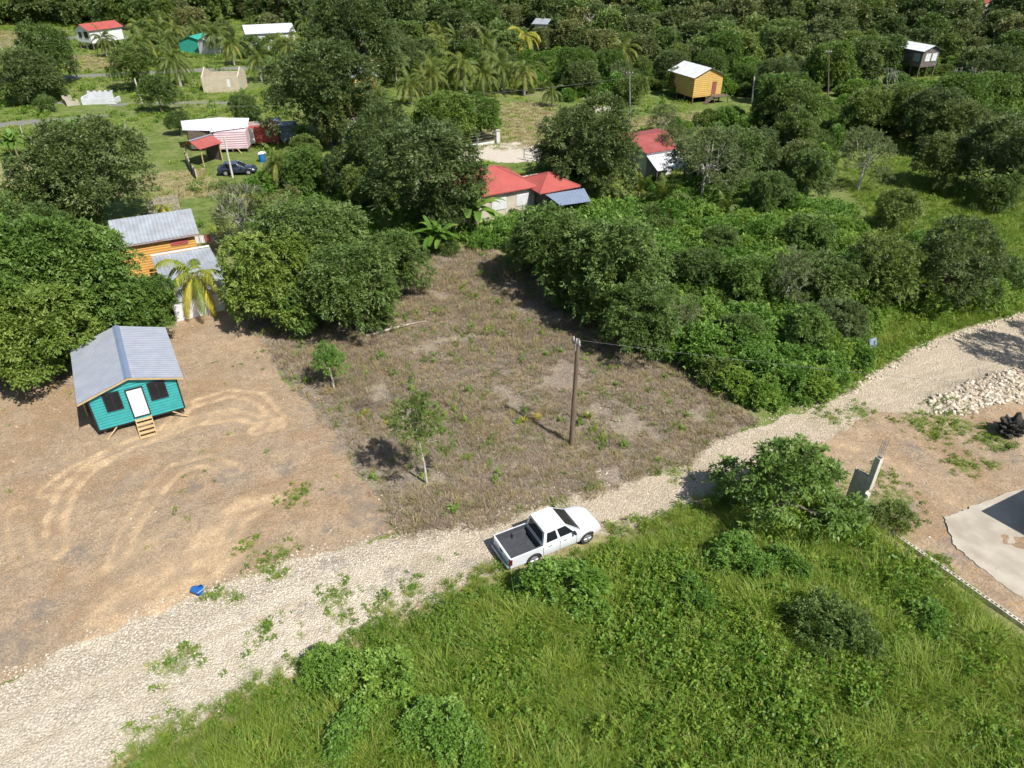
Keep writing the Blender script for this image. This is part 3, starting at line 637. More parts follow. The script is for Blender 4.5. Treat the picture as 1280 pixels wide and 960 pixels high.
M['blocktan'] = surf('tan_block', (.52, .45, .32), (.44, .38, .28), 2, .95, bump=.4, dirt=(.33, .28, .21), dirt_amt=.5)
M['conc'] = surf('concrete', (.43, .385, .31), (.34, .30, .235), .8, .9, bump=.5, dirt=(.29, .25, .19), dirt_amt=.85)
M['blue'] = surf('blue_plastic', (.02, .14, .42), (.02, .12, .36), 3, .4, bump=.02)
M['blueroof'] = surf('blue_grey_sheet', (.26, .32, .42), (.22, .28, .38), 1, .45, .2, .1)
M['tarp'] = surf('green_tarp', (.04, .32, .24), (.03, .26, .20), 2, .5)
M['pole'] = surf('creosote_wood', (.20, .145, .10), (.12, .085, .06), 4, .85, bump=.5, stretch=(1, 1, .12), dirt=(.07, .05, .04), dirt_amt=.5)
M['polepale'] = surf('pale_concrete_pole', (.55, .52, .45), (.46, .43, .37), 2, .85)
M['steel'] = surf('galvanised', (.42, .42, .43), (.34, .34, .35), 8, .45, .6)
M['rebar'] = surf('rusted_rebar', (.30, .24, .22), (.22, .16, .13), 12, .7, .3)
M['wire'] = surf('cable', (.05, .045, .04), (.04, .04, .04), 3, .6)
M['cable2'] = surf('aluminium_cable', (.16, .16, .16), (.13, .13, .13), 3, .7)
M['porcelain'] = surf('porcelain', (.6, .58, .55), (.5, .48, .45), 3, .3)

def corr(mb, a, b, c, d, per=.25, amp=.018, rows=3, t=None):
    """corrugated sheet: a-b along the ridge, d-c along the eave, waves run down the slope"""
    a, b, c, d = [np.array(q, float) for q in (a, b, c, d)]
    n = max(2, int(np.linalg.norm(b-a)/per*6)); nv = nrm(np.cross(b-a, d-a)); nv = nv if nv[2] > 0 else -nv
    base = len(mb.v); L = np.linalg.norm(b-a)
    for i in range(n+1):
        f = i/n; w_ = amp*math.sin(2*math.pi*f*L/per)
        for j in range(rows+1):
            g = j/rows; p = (a*(1-f)+b*f)*(1-g)+(d*(1-f)+c*f)*g+nv*w_; mb.v.append(tuple(p))
    for i in range(n):
        for j in range(rows):
            q = base+i*(rows+1)+j; mb.f.append((q, q+1, q+rows+2, q+rows+1))
    return mb
def laps(mb, x0, x1, y, z0, ztop, pitch=.2, clip=None, out=-.06):
    z = z0
    while z < ztop-.02:
        z2 = min(z+pitch, ztop); a, b = (x0, x1) if clip is None else clip(z); c, d = (x0, x1) if clip is None else clip(z2)
        if b-a > .05:
            if d-c < .02: c = d = (c+d)/2
            mb.quad((a, y+out, z), (b, y+out, z), (d, y, z2), (c, y, z2)); mb.quad((a, y, z), (b, y, z), (b, y+out, z), (a, y+out, z))
        z = z2
    return mb
def gable_house(name, label, cat, loc, rz, W, D, z0, ze, zr, ovs=(.4, .4, .3, .3), wallm='yellow', roofm='zinc', per=.3, stilts=True, rx=None, stm='timber_old', group=None, siding=0, nst=(3, 4), lstilt=.12):
    """local x along the gable front, y back along the ridge. ovs: left eave, right eave, front, back overhang"""
    e = empty(name, loc, rz, label, cat, group); rx = W/2 if rx is None else rx
    sl = lambda s: (zr-ze)/((rx+ovs[0]) if s < 0 else (W-rx+ovs[1]))
    zt = lambda x: zr-abs(x-rx)*sl(-1 if x < rx else 1)-.05
    mb = MB()
    for yy in (0, D): mb.extr([(0, yy, z0), (W, yy, z0), (W, yy, zt(W)), (rx, yy, zt(rx)), (0, yy, zt(0))], (0, .1 if yy == 0 else -.1, 0))
    mb.box(0, .1, .103, D-.103, z0, zt(.1)-.01); mb.box(W-.1, W, .103, D-.103, z0, zt(W-.1)-.01)
    mb.box(0.02, W-.02, .02, D-.02, z0-.15, z0-.004)
    if siding:
        def clip(z): return (0 if z <= zt(0) else rx-(zt(rx)-z)/sl(-1), W if z <= zt(W) else rx+(zt(rx)-z)/sl(1))
        laps(mb, 0, W, -.004, z0, zt(rx)-.02, siding, clip)
        s2 = MB(); laps(s2, -D, 0, -.004, z0, zt(W)-.03, siding)
        n = len(mb.v); mb.v += [(W-y_, -x_, z_) for x_, y_, z_ in s2.v]; mb.f += [tuple(n+i for i in reversed(f)) for f in s2.f]
        s3 = MB(); laps(s3, 0, D, -.004, z0, zt(0)-.03, siding); n = len(mb.v); mb.v += [(y_, x_, z_) for x_, y_, z_ in s3.v]; mb.f += [tuple(n+i for i in f) for f in s3.f]
    wl = mb.build('wall', M[wallm], e)
    rf = MB(); y0, y1 = -ovs[2], D+ovs[3]
    corr(rf, (rx, y0, zr), (rx, y1, zr), (-ovs[0], y1, ze), (-ovs[0], y0, ze), per, .018 if per < .4 else .03)
    corr(rf, (rx, y0, zr), (rx, y1, zr), (W+ovs[1], y1, ze), (W+ovs[1], y0, ze), per, .018 if per < .4 else .03)
    ro = rf.build('roof', M[roofm], e)
    if stilts and z0 > .3:
        for i in range(nst[0]):
            for j in range(nst[1]):
                if 0 < i < nst[0]-1 and 0 < j < nst[1]-1: continue
                x = .12+(W-.24)*i/(nst[0]-1); y = .12+(D-.24)*j/(nst[1]-1); h = lstilt/2
                MB().box(x-h, x+h, y-h, y+h, -.35, z0-.152).build('stilt', M[stm], e)
    return e, wl, ro, zt
def window(e, x0, x1, z0, z1, y=-.03, fr='black', pane='glassd', side=None, D=0, fw=.06, label=None):
    """window on the front (y const) or on a side wall: side='x' with y as the x position"""
    def T(m):
        if side == 'x': m.v = [(y+b, a, c) for a, b, c in m.v]
        return m
    yy = 0 if side == 'x' else y
    m = MB(); m.box(x0-fw, x0, yy-.05, yy+.02, z0-fw, z1+fw); m.box(x1, x1+fw, yy-.05, yy+.02, z0-fw, z1+fw); m.box(x0, x1, yy-.05, yy+.02, z1, z1+fw); m.box(x0, x1, yy-.05, yy+.02, z0-fw, z0); m.box((x0+x1)/2-.02, (x0+x1)/2+.02, yy-.045, yy+.01, z0, z1)
    w_ = T(m).build('window', M[fr], e, label=label)
    T(MB().box(x0, x1, yy-.028, yy+.012, z0, z1)).build('pane', M[pane], w_)
    return w_

# ------------------------------------------------------------------ turquoise house
TH = np.array([-24.31, 33.43]); th_rz = math.atan2(2.36, 4.08); zb = gz(TH[0]+1, TH[1]+3)
e, wl, ro, zt = gable_house('turquoise_house', 'small turquoise timber house on short stilts with corrugated zinc gable roof', 'house', (TH[0], TH[1], 0), th_rz, 4.71, 6.4, .55, 2.74, 3.62, (.57, .42, .32, .45), 'teal', 'zinc', .26, False, rx=2.30, siding=.19)
m = MB(); m.slab([(2.30, -.33, 3.655), (2.30, 6.86, 3.655), (2.12, 6.86, 3.60), (2.12, -.33, 3.60)], .012); m.slab([(2.30, -.33, 3.655), (2.52, -.33, 3.59), (2.52, 6.86, 3.59), (2.30, 6.86, 3.655)], .012); m.build('ridge_cap', M['zinc_cap'], ro)
m = MB()
for a, b in (((2.30, 3.585), (-.57, 2.705)), ((2.30, 3.585), (5.13, 2.705))):
    for y in (-.30, 6.80): m.extr([(a[0], y, a[1]), (b[0], y, b[1]), (b[0], y, b[1]-.11), (a[0], y, a[1]-.11)], (0, .035, 0))
for i in range(9):
    y = i*.85-.1
    m.extr([(2.30, y, 3.575), (-.5, y, 2.715), (-.5, y, 2.66), (2.30, y, 3.50)], (0, .05, 0)); m.extr([(2.30, y, 3.575), (5.06, y, 2.715), (5.06, y, 2.66), (2.30, y, 3.50)], (0, .05, 0))
m.build('rafters', M['timber'], ro)
m = MB()
for x in (-.07, 4.69): m.box(x, x+.085, -.075, .03, .52, 2.86)
m.box(-.07, 4.775, -.08, -.062, .49, .55); m.build('corner_trim', M['black'], e)
d_ = MB().box(1.98, 2.80, -.085, -.03, .80, 2.66).build('door', M['whitep'], e)
m = MB(); m.box(1.91, 1.98, -.10, -.01, .74, 2.74); m.box(2.80, 2.87, -.10, -.01, .74, 2.74); m.box(1.98, 2.80, -.10, -.01, 2.66, 2.74); m.box(1.98, 2.80, -.10, -.01, .74, .80); m.build('frame', M['black'], d_)
MB().tube([(2.70, -.08, 1.68), (2.70, -.13, 1.68), (2.70, -.14, 1.70)], .025, 8).build('handle', M['steel'], d_)
window(e, .78, 1.56, 1.66, 2.78, -.06); window(e, 3.18, 4.03, 1.66, 2.78, -.06)
st = MB()
for i in range(5):
    yy = -.22-.27*i; zz = .62-.135*i*1.02; st.box(1.95, 2.83, yy-.13, yy+.12, zz-.04, zz)
for x in (1.93, 2.81): st.hull8([(x, -.08, .35), (x+.045, -.08, .35), (x+.045, -1.42, -.1), (x, -1.42, -.1), (x, -.08, .66), (x+.045, -.08, .66), (x+.045, -1.42, .12), (x, -1.42, .12)])
st.build('steps', M['timber'], e)
for x in (.2, 2.35, 4.5):
    for y in (.2, 2.2, 4.2, 6.2): MB().box(x-.06, x+.06, y-.06, y+.06, -.3, .39).build('stilt', M['timber_old'], e)
m = MB(); m.box(0, 4.71, .0, .12, .40, .49); m.box(0, 4.71, 6.2, 6.32, .40, .49); m.box(.02, .12, .13, 6.1, .40, .49); m.box(4.59, 4.69, .13, 6.1, .40, .49); m.build('floor_beams', M['timber_old'], e)
for a, b in (((.9, -.02, .45), (.25, -.45, .02)), ((4.0, -.02, .45), (4.75, -.35, .02))): MB().tube([a, b], .04, 6).build('brace', M['timber'], e)
for y in (2.6, 6.3): MB().box(-.62, -.54, y, y+.08, -.3, 2.66).build('porch_post', M['timber'], e)
MB().box(-.55, -.03, 2.62, 6.34, .30, .42).build('side_deck', M['timber_old'], e)

# ------------------------------------------------------------------ house with orange planks and lean-to
def frame(P, ang):
    c, s = math.cos(ang), math.sin(ang); return lambda p: (c*(p[0]-P[0])+s*(p[1]-P[1]), -s*(p[0]-P[0])+c*(p[1]-P[1]))
ang = R(27); P = (-32.45, 54.6); e = empty('orange_plank_house', (P[0], P[1], 0), ang, 'low orange plank house with grey zinc roof behind the yellow palm', 'house')
ZE = 3.15
mb = MB(); mb.box(.3, 6.1, .35, .45, 0, 3.15); mb.box(.3, 6.1, 6.3, 6.4, 0, 3.15)
for x in (.3, 6.0): mb.extr([(x, .453, 0), (x, 6.297, 0), (x, 6.297, 3.2), (x, 3.5, 4.1), (x, .453, 3.2)], (.1, 0, 0))
mb.build('wall', M['orange'], e)
rf = MB(); corr(rf, (-.1, 3.5, 4.25), (6.5, 3.5, 4.25), (6.5, 0, ZE), (-.1, 0, ZE), .3, .02); corr(rf, (-.1, 3.5, 4.25), (6.5, 3.5, 4.25), (6.5, 6.9, ZE), (-.1, 6.9, ZE), .3, .02)
r_ = rf.build('roof', M['zinc_old'], e); MB().box(-.1, 6.5, .02, .06, ZE-.16, ZE-.03).build('fascia', M['rusty'], r_)
fr = frame(P, ang); a = fr(onp := (at(213.7, 306, 2.75)[:2])); b = fr(at(235.6, 303, 2.75)[:2])
w_ = MB().box(a[0], b[0], .29, .345, 2.35, 2.85).build('window', M['redwood'], e, label='dull red wooden shutters'); MB().box(a[0]+.1, b[0]-.1, .27, .288, 2.86, 2.95).build('frame', M['whitep'], w_)
t1, t2, t3, t4 = [tuple(fr(at(*q[:2], q[2])[:2]))+(q[2],) for q in ((188.8, 321.2, 2.25), (262, 309, 2.25), (292, 362, 1.55), (213, 381, 1.55))]
lt = MB(); corr(lt, t1, t2, t3, t4, .3, .02); l_ = lt.build('lean_to_roof', M['zinc_old'], e)
MB().extr([(t1[0], t1[1]+.02, 2.30), (t2[0], t2[1]+.02, 2.30), (t2[0], t2[1]+.02, 2.42), (t1[0], t1[1]+.02, 2.42)], (0, .1, 0)).build('flashing', M['whitep'], l_)
m = MB()
m.extr([(t4[0]+.1, t4[1]+.12, 0), (t3[0]-.1, t3[1]+.12, 0), (t3[0]-.1, t3[1]+.12, 1.5), (t4[0]+.1, t4[1]+.12, 1.5)], (0, .1, 0)); m.extr([(t3[0]-.12, t3[1]+.23, 0), (t2[0]-.12, t2[1]-.05, 0), (t2[0]-.12, t2[1]-.05, 2.2), (t3[0]-.12, t3[1]+.23, 1.5)], (-.1, 0, 0)); m.build('lean_to_wall', M['zinc_white'], e)
# clothes on a line beside it
c0 = at(250, 318, 0); e = empty('clothes_line', tuple(c0), R(10), 'short clothes line with red and white washing beside the orange plank house', 'clothes line')
for q in ((-.9, 0), (1.6, .3)): MB().tube([(*q, -.2), (*q, 1.9)], .04, 6).build('post', M['timber_old'], e)
MB().tube([(-.9, 0, 1.85), (.3, .12, 1.75), (1.6, .3, 1.85)], .008, 4).build('line', M['wire'], e)
for i, (x, mm_) in enumerate(((-.7, 'redroof2'), (-.2, 'whitep'), (.25, 'whitep'), (.75, 'redroof2'), (1.1, 'blueroof'))):
    g = MB(); w0 = .4
    for k in range(6):
        xa = x+w0*k/6; xb = x+w0*(k+1)/6; ya, yb = .03*math.sin(k*2), .03*math.sin(k*2+2); yo = .1+.1*(x+.9); g.hull8([(xa, yo+ya-.01, 1.0), (xb, yo+yb-.01, 1.0), (xb, yo+yb, 1.0), (xa, yo+ya, 1.0), (xa, yo-.01, 1.76), (xb, yo-.01, 1.76), (xb, yo, 1.76), (xa, yo, 1.76)])
    tag(g.build('garment', M[mm_]), ['red shirt at the left end of the clothes line', 'white cloth hanging second on the clothes line', 'white cloth hanging in the middle of the line', 'red cloth hanging fourth on the clothes line', 'blue cloth at the right end of the clothes line'][i], 'washing', 'washing on the line').matrix_world = e.matrix_basis.copy() if False else Matrix.Translation(c0) @ Matrix.Rotation(R(10), 4, 'Z')

# ------------------------------------------------------------------ red hip roof house
B0 = np.array([2.31, 71.46, 0]); ang = math.atan2(71.22-68.93, 2.76+1.38); e = empty('red_roof_house', (2.31, 71.46, 0), ang, 'cream rendered house with large red metal hip roof and white louvres', 'house')
fr = frame(B0, ang)
mb = MB(); mb.box(-8.2, 0, 0, 6.0, 0, 2.78); mb.build('wall', M['cream'], e)
def hip(x0, x1, y0, y1, ze, zr, m, par, thick=.1):
    h = (y1-y0)/2; mb = MB(); A_ = (x0, y0, ze); B_ = (x1, y0, ze); C_ = (x1, y1, ze); D_ = (x0, y1, ze); r0 = (x0+h, y0+h, zr); r1 = (x1-h, y0+h, zr)
    mb.quad(A_, B_, r1, r0); mb.quad(B_, C_, r1); mb.quad(C_, D_, r0, r1); mb.quad(D_, A_, r0)
    for p, q in ((A_, B_), (B_, C_), (C_, D_), (D_, A_)): mb.quad(p, (p[0], p[1], ze-thick), (q[0], q[1], ze-thick), q)
    mb.quad(*[(p[0], p[1], ze-thick) for p in (A_, D_, C_, B_)])
    ro = mb.build('roof', M[m], par); c = MB()
    for p, q in ((A_, r0), (B_, r1), (C_, r1), (D_, r0), (r0, r1)):
        c.tube([(p[0], p[1], p[2]+.02), (q[0], q[1], q[2]+.02)], .06, 6)
    c.build('ridge_cap', M['redroof2'], ro); return ro
hip(-8.6, .35, -.45, 6.3, 2.82, 4.45, 'redroof', e)
hip(-.6, 4.3, -2.0, 3.0, 2.62, 3.7, 'redroof', e)
mb = MB(); mb.box(.6, 3.9, .8, 3.9, 0, 2.58); mb.build('annex_wall', M['cream'], e)
for x, y in ((.8, -1.7), (4.0, -1.7)): MB().box(x-.07, x+.07, y-.07, y+.07, -.2, 2.5).build('porch_post', M['timber_old'], e)
for x0, x1 in ((-4.9, -3.4), (-2.1, -.75)):
    f = MB().box(x0-.07, x1+.07, -.06, -.003, .95, 2.15).build('window', M['whitep'], e); g = MB()
    for k in range(11): g.box(x0, x1, -.085, -.062, 1.0+k*.103, 1.0+k*.103+.075)
    g.build('louvre', M['whitep'], f)
aw = [at(681.9, 243, 2.4), at(730.3, 235.2, 2.4), at(738.9, 251.6, 2.15), at(700.6, 257, 2.15)]
p0 = aw[3]; e = empty('patio_awning', (p0[0], p0[1], 0), 0, 'blue-grey metal sheet awning on posts beside the red hip roof', 'awning'); L_ = [(q-np.array([p0[0], p0[1], 0])) for q in aw]
m = MB(); corr(m, L_[0], L_[1], L_[2], L_[3], .35, .02); m.build('roof', M['blueroof'], e)
for q in L_: MB().box(q[0]*.96-.05, q[0]*.96+.05, q[1]*.96-.05, q[1]*.96+.05, -.2, q[2]-.04).build('post', M['timber_old'], e)
fence_done = []
def wall_run(name, label, pts, h, mat, th=.15, cat='wall', posts=0, postm=None, rail=None):
    P_ = [at(*q) for q in pts]; b = P_[0]; e = empty(name, (b[0], b[1], 0), 0, label, cat); m = MB()
    for p, q in zip(P_[:-1], P_[1:]):
        d = (q-p)[:2]; n = np.array([-d[1], d[0]])/np.linalg.norm(d)*th/2; a = [(p[0]-b[0]-n[0], p[1]-b[1]-n[1]), (q[0]-b[0]-n[0], q[1]-b[1]-n[1]), (q[0]-b[0]+n[0], q[1]-b[1]+n[1]), (p[0]-b[0]+n[0], p[1]-b[1]+n[1])]
        if rail:
            for z in rail: m.hull8([(x, y, z) for x, y in a]+[(x, y, z+.05) for x, y in a])
        else: m.hull8([(x, y, -.2) for x, y in a]+[(x, y, h) for x, y in a])
    m.build('rail' if rail else 'panel', M[mat], e)
    if posts:
        for p, q in zip(P_[:-1], P_[1:]):
            L = np.linalg.norm(q-p); k = max(1, int(L/posts))
            for i in range(k+1):
                c = p+(q-p)*i/k-b; MB().box(c[0]-.06, c[0]+.06, c[1]-.06, c[1]+.06, -.3, h+.12).build('post', M[postm or mat], e)
    return e
e = wall_run('boundary_wall', 'low white block wall behind the red hip roof house', [(520, 193), (575, 186), (622, 179)], .35, 'whitep')
e = wall_run('mesh_fence', 'wire mesh fence with steel posts ending at the white gate pillar', [(520, 192), (575, 185), (620, 178)], 1.5, 'steel', .02, 'fence', 2.4, 'steel', (.4, .8, 1.2, 1.5))
p = at(623, 180); e = empty('gate_pillar', tuple(p), 0, 'square white gate pillar behind the red hip roof house', 'pillar'); MB().box(-.22, .22, -.22, .22, -.2, 1.75).build('shaft', M['whitep'], e); MB().box(-.28, .28, -.28, .28, 1.752, 1.85).build('cap', M['conc'], e)
e = wall_run('mesh_fence', 'short teal wire fence at the back right of the red hip roof house', [(655, 200), (690, 206), (712, 215)], 1.3, 'blueroof', .03, 'fence', 1.8, 'steel', (.3, .7, 1.1, 1.3))
e = wall_run('mesh_fence', 'wire mesh fence beside the big dark trees left of the village road', [(385, 155), (415, 172), (440, 190)], 1.6, 'steel', .02, 'fence', 2.2, 'steel', (.4, .8, 1.2, 1.6))
# ------------------------------------------------------------------ second red roof
q = [at(785, 171.7, 3.7), at(833.3, 163.7, 3.7), at(847, 185.8, 3.0), at(807.5, 192, 3.0)]; b = np.array([q[3][0], q[3][1], 0]); e = empty('small_red_roof_house', (b[0], b[1], 0), 0, 'small house with plain red sheet roof and patched white lean-to among trees', 'house')
m = MB(); l = [x-b for x in q]; l[0] = l[0]+(l[1]-l[0])*-.05
corr(m, l[0], l[1], l[2], l[3], .35, .02); bk = (l[0]+(l[0]-l[3])*np.array([.8, .8, 0]), l[1]+(l[1]-l[2])*np.array([.8, .8, 0])); bk[0][2] = bk[1][2] = 3.0
corr(m, l[0], l[1], bk[1], bk[0], .35, .02); m.build('roof', M['redroof2'], e)
m = MB(); cc = [l[3]*.93+l[1]*.07, l[2]*.93+l[0]*.07, bk[1]*.93+bk[0]*.07, bk[0]*.93+bk[1]*.07]; m.hull8([(x[0], x[1], -.1) for x in cc]+[(x[0], x[1], 2.85) for x in cc]); m.build('wall', M['whitep'], e)
l2 = [at(807, 193, 2.7)-b, at(848, 186.5, 2.7)-b, at(861, 197, 2.3)-b, at(857, 209, 2.1)-b, at(822, 214, 2.1)-b]; m = MB(); corr(m, l2[0], l2[1], l2[3], l2[4], .35, .02); m.build('lean_to_roof', M['zinc_white'], e)
for x in (l2[3], l2[4]): MB().box(x[0]-.05, x[0]+.05, x[1]+.05, x[1]+.15, -.2, 2.0).build('post', M['timber_old'], e)

# ------------------------------------------------------------------ yellow house, grey stilt house, white house
def eave_frame(pn, pg, pl, ze): a = at(*pn, ze); b = at(*pg, ze); c = at(*pl, ze); return a, b, c
a, b, c = eave_frame((868.3, 98), (908.3, 94.2), (820.8, 89.2), 4.0); rz = math.atan2(b[1]-a[1], b[0]-a[0]); W_ = np.linalg.norm((b-a)[:2]); u = np.array([-math.sin(rz), math.cos(rz)]); D_ = float((c-a)[:2] @ u)
vx = np.array([math.cos(rz), math.sin(rz)]); o = a[:2]+vx*.35+u*.35
e, wl, ro, zt = gable_house('yellow_house', 'yellow plank house on stilts with white metal gable roof before the wood', 'house', (o[0], o[1], 0), rz, W_-.7, D_-.7, 1.15, 4.0, 5.3, (.35, .35, .35, .35), 'yellow', 'zinc_white', .35, True, lstilt=.16)
window(e, (W_-.7)*.66, (W_-.7)*.78, 1.35, 3.1, -.02, 'timber_old', 'redroof2'); MB().box((W_-.7)*.6, (W_-.7)*1.12, -1.4, -.05, 1.0, 1.12).build('porch_deck', M['timber_old'], e)
for x in (.62, 1.1): MB().box((W_-.7)*x-.05, (W_-.7)*x+.05, -1.35, -1.25, -.2, .998).build('stilt', M['timber_old'], e)
MB().hull8([((W_-.7)*.35, -1.1, -.1), ((W_-.7)*.6, -1.1, .9), ((W_-.7)*.6, -.3, .9), ((W_-.7)*.35, -.3, -.1), ((W_-.7)*.35, -1.1, 0.05), ((W_-.7)*.6, -1.1, 1.1), ((W_-.7)*.6, -.3, 1.1), ((W_-.7)*.35, -.3, .05)]).build('steps', M['timber_old'], e)
a, b, c = eave_frame((1155.5, 64.8), (1179.8, 62.8), (1111.7, 59), 4.6); rz = math.atan2(b[1]-a[1], b[0]-a[0]); W_ = np.linalg.norm((b-a)[:2]); u = np.array([-math.sin(rz), math.cos(rz)]); D_ = float((c-a)[:2] @ u); vx = np.array([math.cos(rz), math.sin(rz)]); o = a[:2]+vx*.4+u*.4
e, wl, ro, zt = gable_house('grey_stilt_house', 'weathered grey plank house high on stilts with pale blue roof among trees', 'house', (o[0], o[1], 0), rz, W_-.8, D_-.8, 2.0, 4.6, 5.5, (.4, .4, .4, .4), 'greywood', 'zinc_white', .35, True, lstilt=.18)
for x0, x1 in ((.8, 1.9), (2.4, 3.5)): window(e, x0, min(x1, W_-1.2), 2.9, 4.1, -.02, 'whitep', 'whitep')
for x0, x1 in ((.6, 1.8), (4.2, 5.4)): window(e, x0, x1, 2.9, 4.0, 0, 'whitep', 'blueroof', 'x', 1)
p = at(101, 61); e, wl, ro, zt = gable_house('white_stilt_house', 'white house on stilts with bright red roof in the far left field', 'house', (p[0], p[1], 0), R(-30), 5.0, 8.0, 1.6, 4.0, 5.2, (.4, .4, .4, .4), 'whitep', 'redroof', .35, True, lstilt=.25)
window(e, 1.0, 1.9, 2.5, 3.5); window(e, 3.0, 4.2, 2.5, 3.7)
# ------------------------------------------------------------------ pink and red house group
b = np.array([-38, 92.9, 0]); e = empty('pink_plank_house', (b[0], b[1], 0), 0, 'pale pink plank house on low stilts with wide white zinc roofs', 'house')
Zp = lambda x, y: (200+x/6.4, 130+y/6.4)
u = np.array([3.93, .57]); Lw = np.linalg.norm(u); an = math.atan2(u[1], u[0]); e.rotation_euler[2] = an; fr = frame(b, an)
MB().box(0, Lw, 0, 3.2, .48, 2.6).build('wall', M['pink'], e)
MB().box(-3.4, -.01, 1.4, 3.2, .3, 2.5).build('porch_wall', M['timber_old'], e)
def Q(zx, zy, z): p = at(*Zp(zx, zy), z); return np.array([*fr(p[:2]), z])
m = MB(); corr(m, Q(470, 108, 3.7), Q(712, 112, 3.7), Q(697, 186, 2.75), Q(398, 226, 2.75), .35, .02); corr(m, Q(165, 135, 3.2), Q(480, 106, 3.2), Q(400, 214, 2.6), Q(180, 210, 2.6), .35, .02); m.build('roof', M['zinc_white'], e)
for x in (.1, Lw/2, Lw-.1):
    for y in (.1, 3.0): MB().box(x-.07, x+.07, y-.07, y+.07, -.2, .478).build('stilt', M['timber_old'], e)
for zx in (232, 335): q_ = Q(zx, 300, 1.0); MB().box(q_[0]-.06, q_[0]+.06, q_[1]-.06, q_[1]+.06, -.2, 2.55).build('porch_post', M['timber'], e)
MB().tube([Q(600, 330, .8), Q(655, 400, 0)], .06, 6).build('brace', M['timber'], e)
b = np.array([-34.7, 96.0, 0]); an = math.atan2(.92, 3.38); e = empty('red_plank_house', (b[0], b[1], 0), an, 'small red plank house with white door joined to the pink one', 'house'); fr = frame(b, an)
MB().box(-.15, 3.75, 0, 3, .4, 2.45).build('wall', M['redwood'], e)
m = MB(); corr(m, Q(650, 145, 3.0), Q(890, 128, 3.0), Q(915, 156, 2.5), Q(692, 178, 2.5), .35, .02); m.build('roof', M['rusty'], e)
MB().box(.15, .75, -.06, -.004, .42, 2.3).build('door', M['whitep'], e); window(e, 2.3, 2.9, 1.3, 2.05, -.01, 'whitep', 'blueroof')
for x in (0, 1.8, 3.5): MB().box(x, x+.16, .02, .2, -.2, .397).build('stilt', M['block'], e)
m = MB(); corr(m, Q(870, 108, 2.9), Q(958, 108, 2.9), Q(972, 134, 2.6), Q(905, 136, 2.6), .35, .02); corr(m, Q(915, 140, 2.6), Q(1040, 136, 2.6), Q(1056, 170, 2.3), Q(925, 174, 2.3), .35, .02); m.build('lean_to_roof', M['zinc_old'], e)
MB().box(4.0, 6.0, 1.2, 3.2, 0, 2.25).build('lean_to_wall', M['blueroof'], e)
b = at(*Zp(235, 480)); e = empty('red_roof_shed', (b[0], b[1], 0), R(-28), 'open shed with small red gable roof before the pink plank house', 'shed')
m = MB(); m.slab([(1.3, -.3, 3.0), (1.3, 3.2, 3.0), (-.3, 3.2, 2.2), (-.3, -.3, 2.2)], .05); m.slab([(1.3, -.3, 3.0), (1.3, 3.2, 3.0), (2.9, 3.2, 2.2), (2.9, -.3, 2.2)], .05); ro = m.build('roof', M['redroof2'], e)
MB().box(1.12, 1.48, -.32, 3.22, 3.003, 3.04).build('ridge_cap', M['zinc'], ro)
for x, y in ((0, 0), (2.6, 0), (0, 2.9), (2.6, 2.9)): MB().box(x-.05, x+.05, y-.05, y+.05, -.2, 2.2).build('post', M['timber'], e)
MB().box(0, 2.6, 2.95, 3.0, 0, 2.2).build('back_wall', M['timber_old'], e)
b = at(*Zp(822, 460)); e = empty('water_barrel', (b[0], b[1], 0), 0, 'blue barrel heaped with white washing in the yard', 'barrel'); MB().tube([(0, 0, 0), (0, 0, .3), (0, 0, .6), (0, 0, .9)], [.36, .4, .4, .36], 14).build('drum', M['blue'], e, True)
m = MB()
for k in range(9):
    a = k*2.4; r = .12+.035*k; m.tube([(math.cos(a)*r*.4, math.sin(a)*r*.4, .9), (math.cos(a)*r, math.sin(a)*r, 1.02+.05*(k % 3)), (math.cos(a)*r*1.3, math.sin(a)*r*1.3, .95)], [.1, .17, .09], 7)
tag(m.build('washing', M['whitep'], None, True), 'heap of white washing on top of the blue barrel', 'washing').location = (b[0], b[1], 0)
e = wall_run('board_fence', 'weathered leaning board fence left of the red roofed shed', [(*Zp(215, 460),), (*Zp(260, 550),), (*Zp(300, 605),)], 1.1, 'timber_old', .06, 'fence', 1.2, 'polepale')
p0, p1 = at(187, 270), at(228, 262); e = empty('paling_fence', tuple(p0), math.atan2(p1[1]-p0[1], p1[0]-p0[0]), 'upright paling fence behind the orange plank house', 'fence'); L = np.linalg.norm(p1-p0); m = MB(); k = int(L/.13)
for i in range(k): h = 1.7+rnd.uniform(-.12, .12); m.box(i*.13, i*.13+.09, -.02+rnd.uniform(-.02, .02), .02, -.1, h)
m.build('palings', M['deadwood'], e); MB().box(0, L, .025, .07, 1.2, 1.3).build('rail', M['timber_old'], e)
e = wall_run('kerb_wall', 'low stone edging below the yellow leaved palm', [(214, 386), (250, 378), (292, 366)], .22, 'conc', .2)
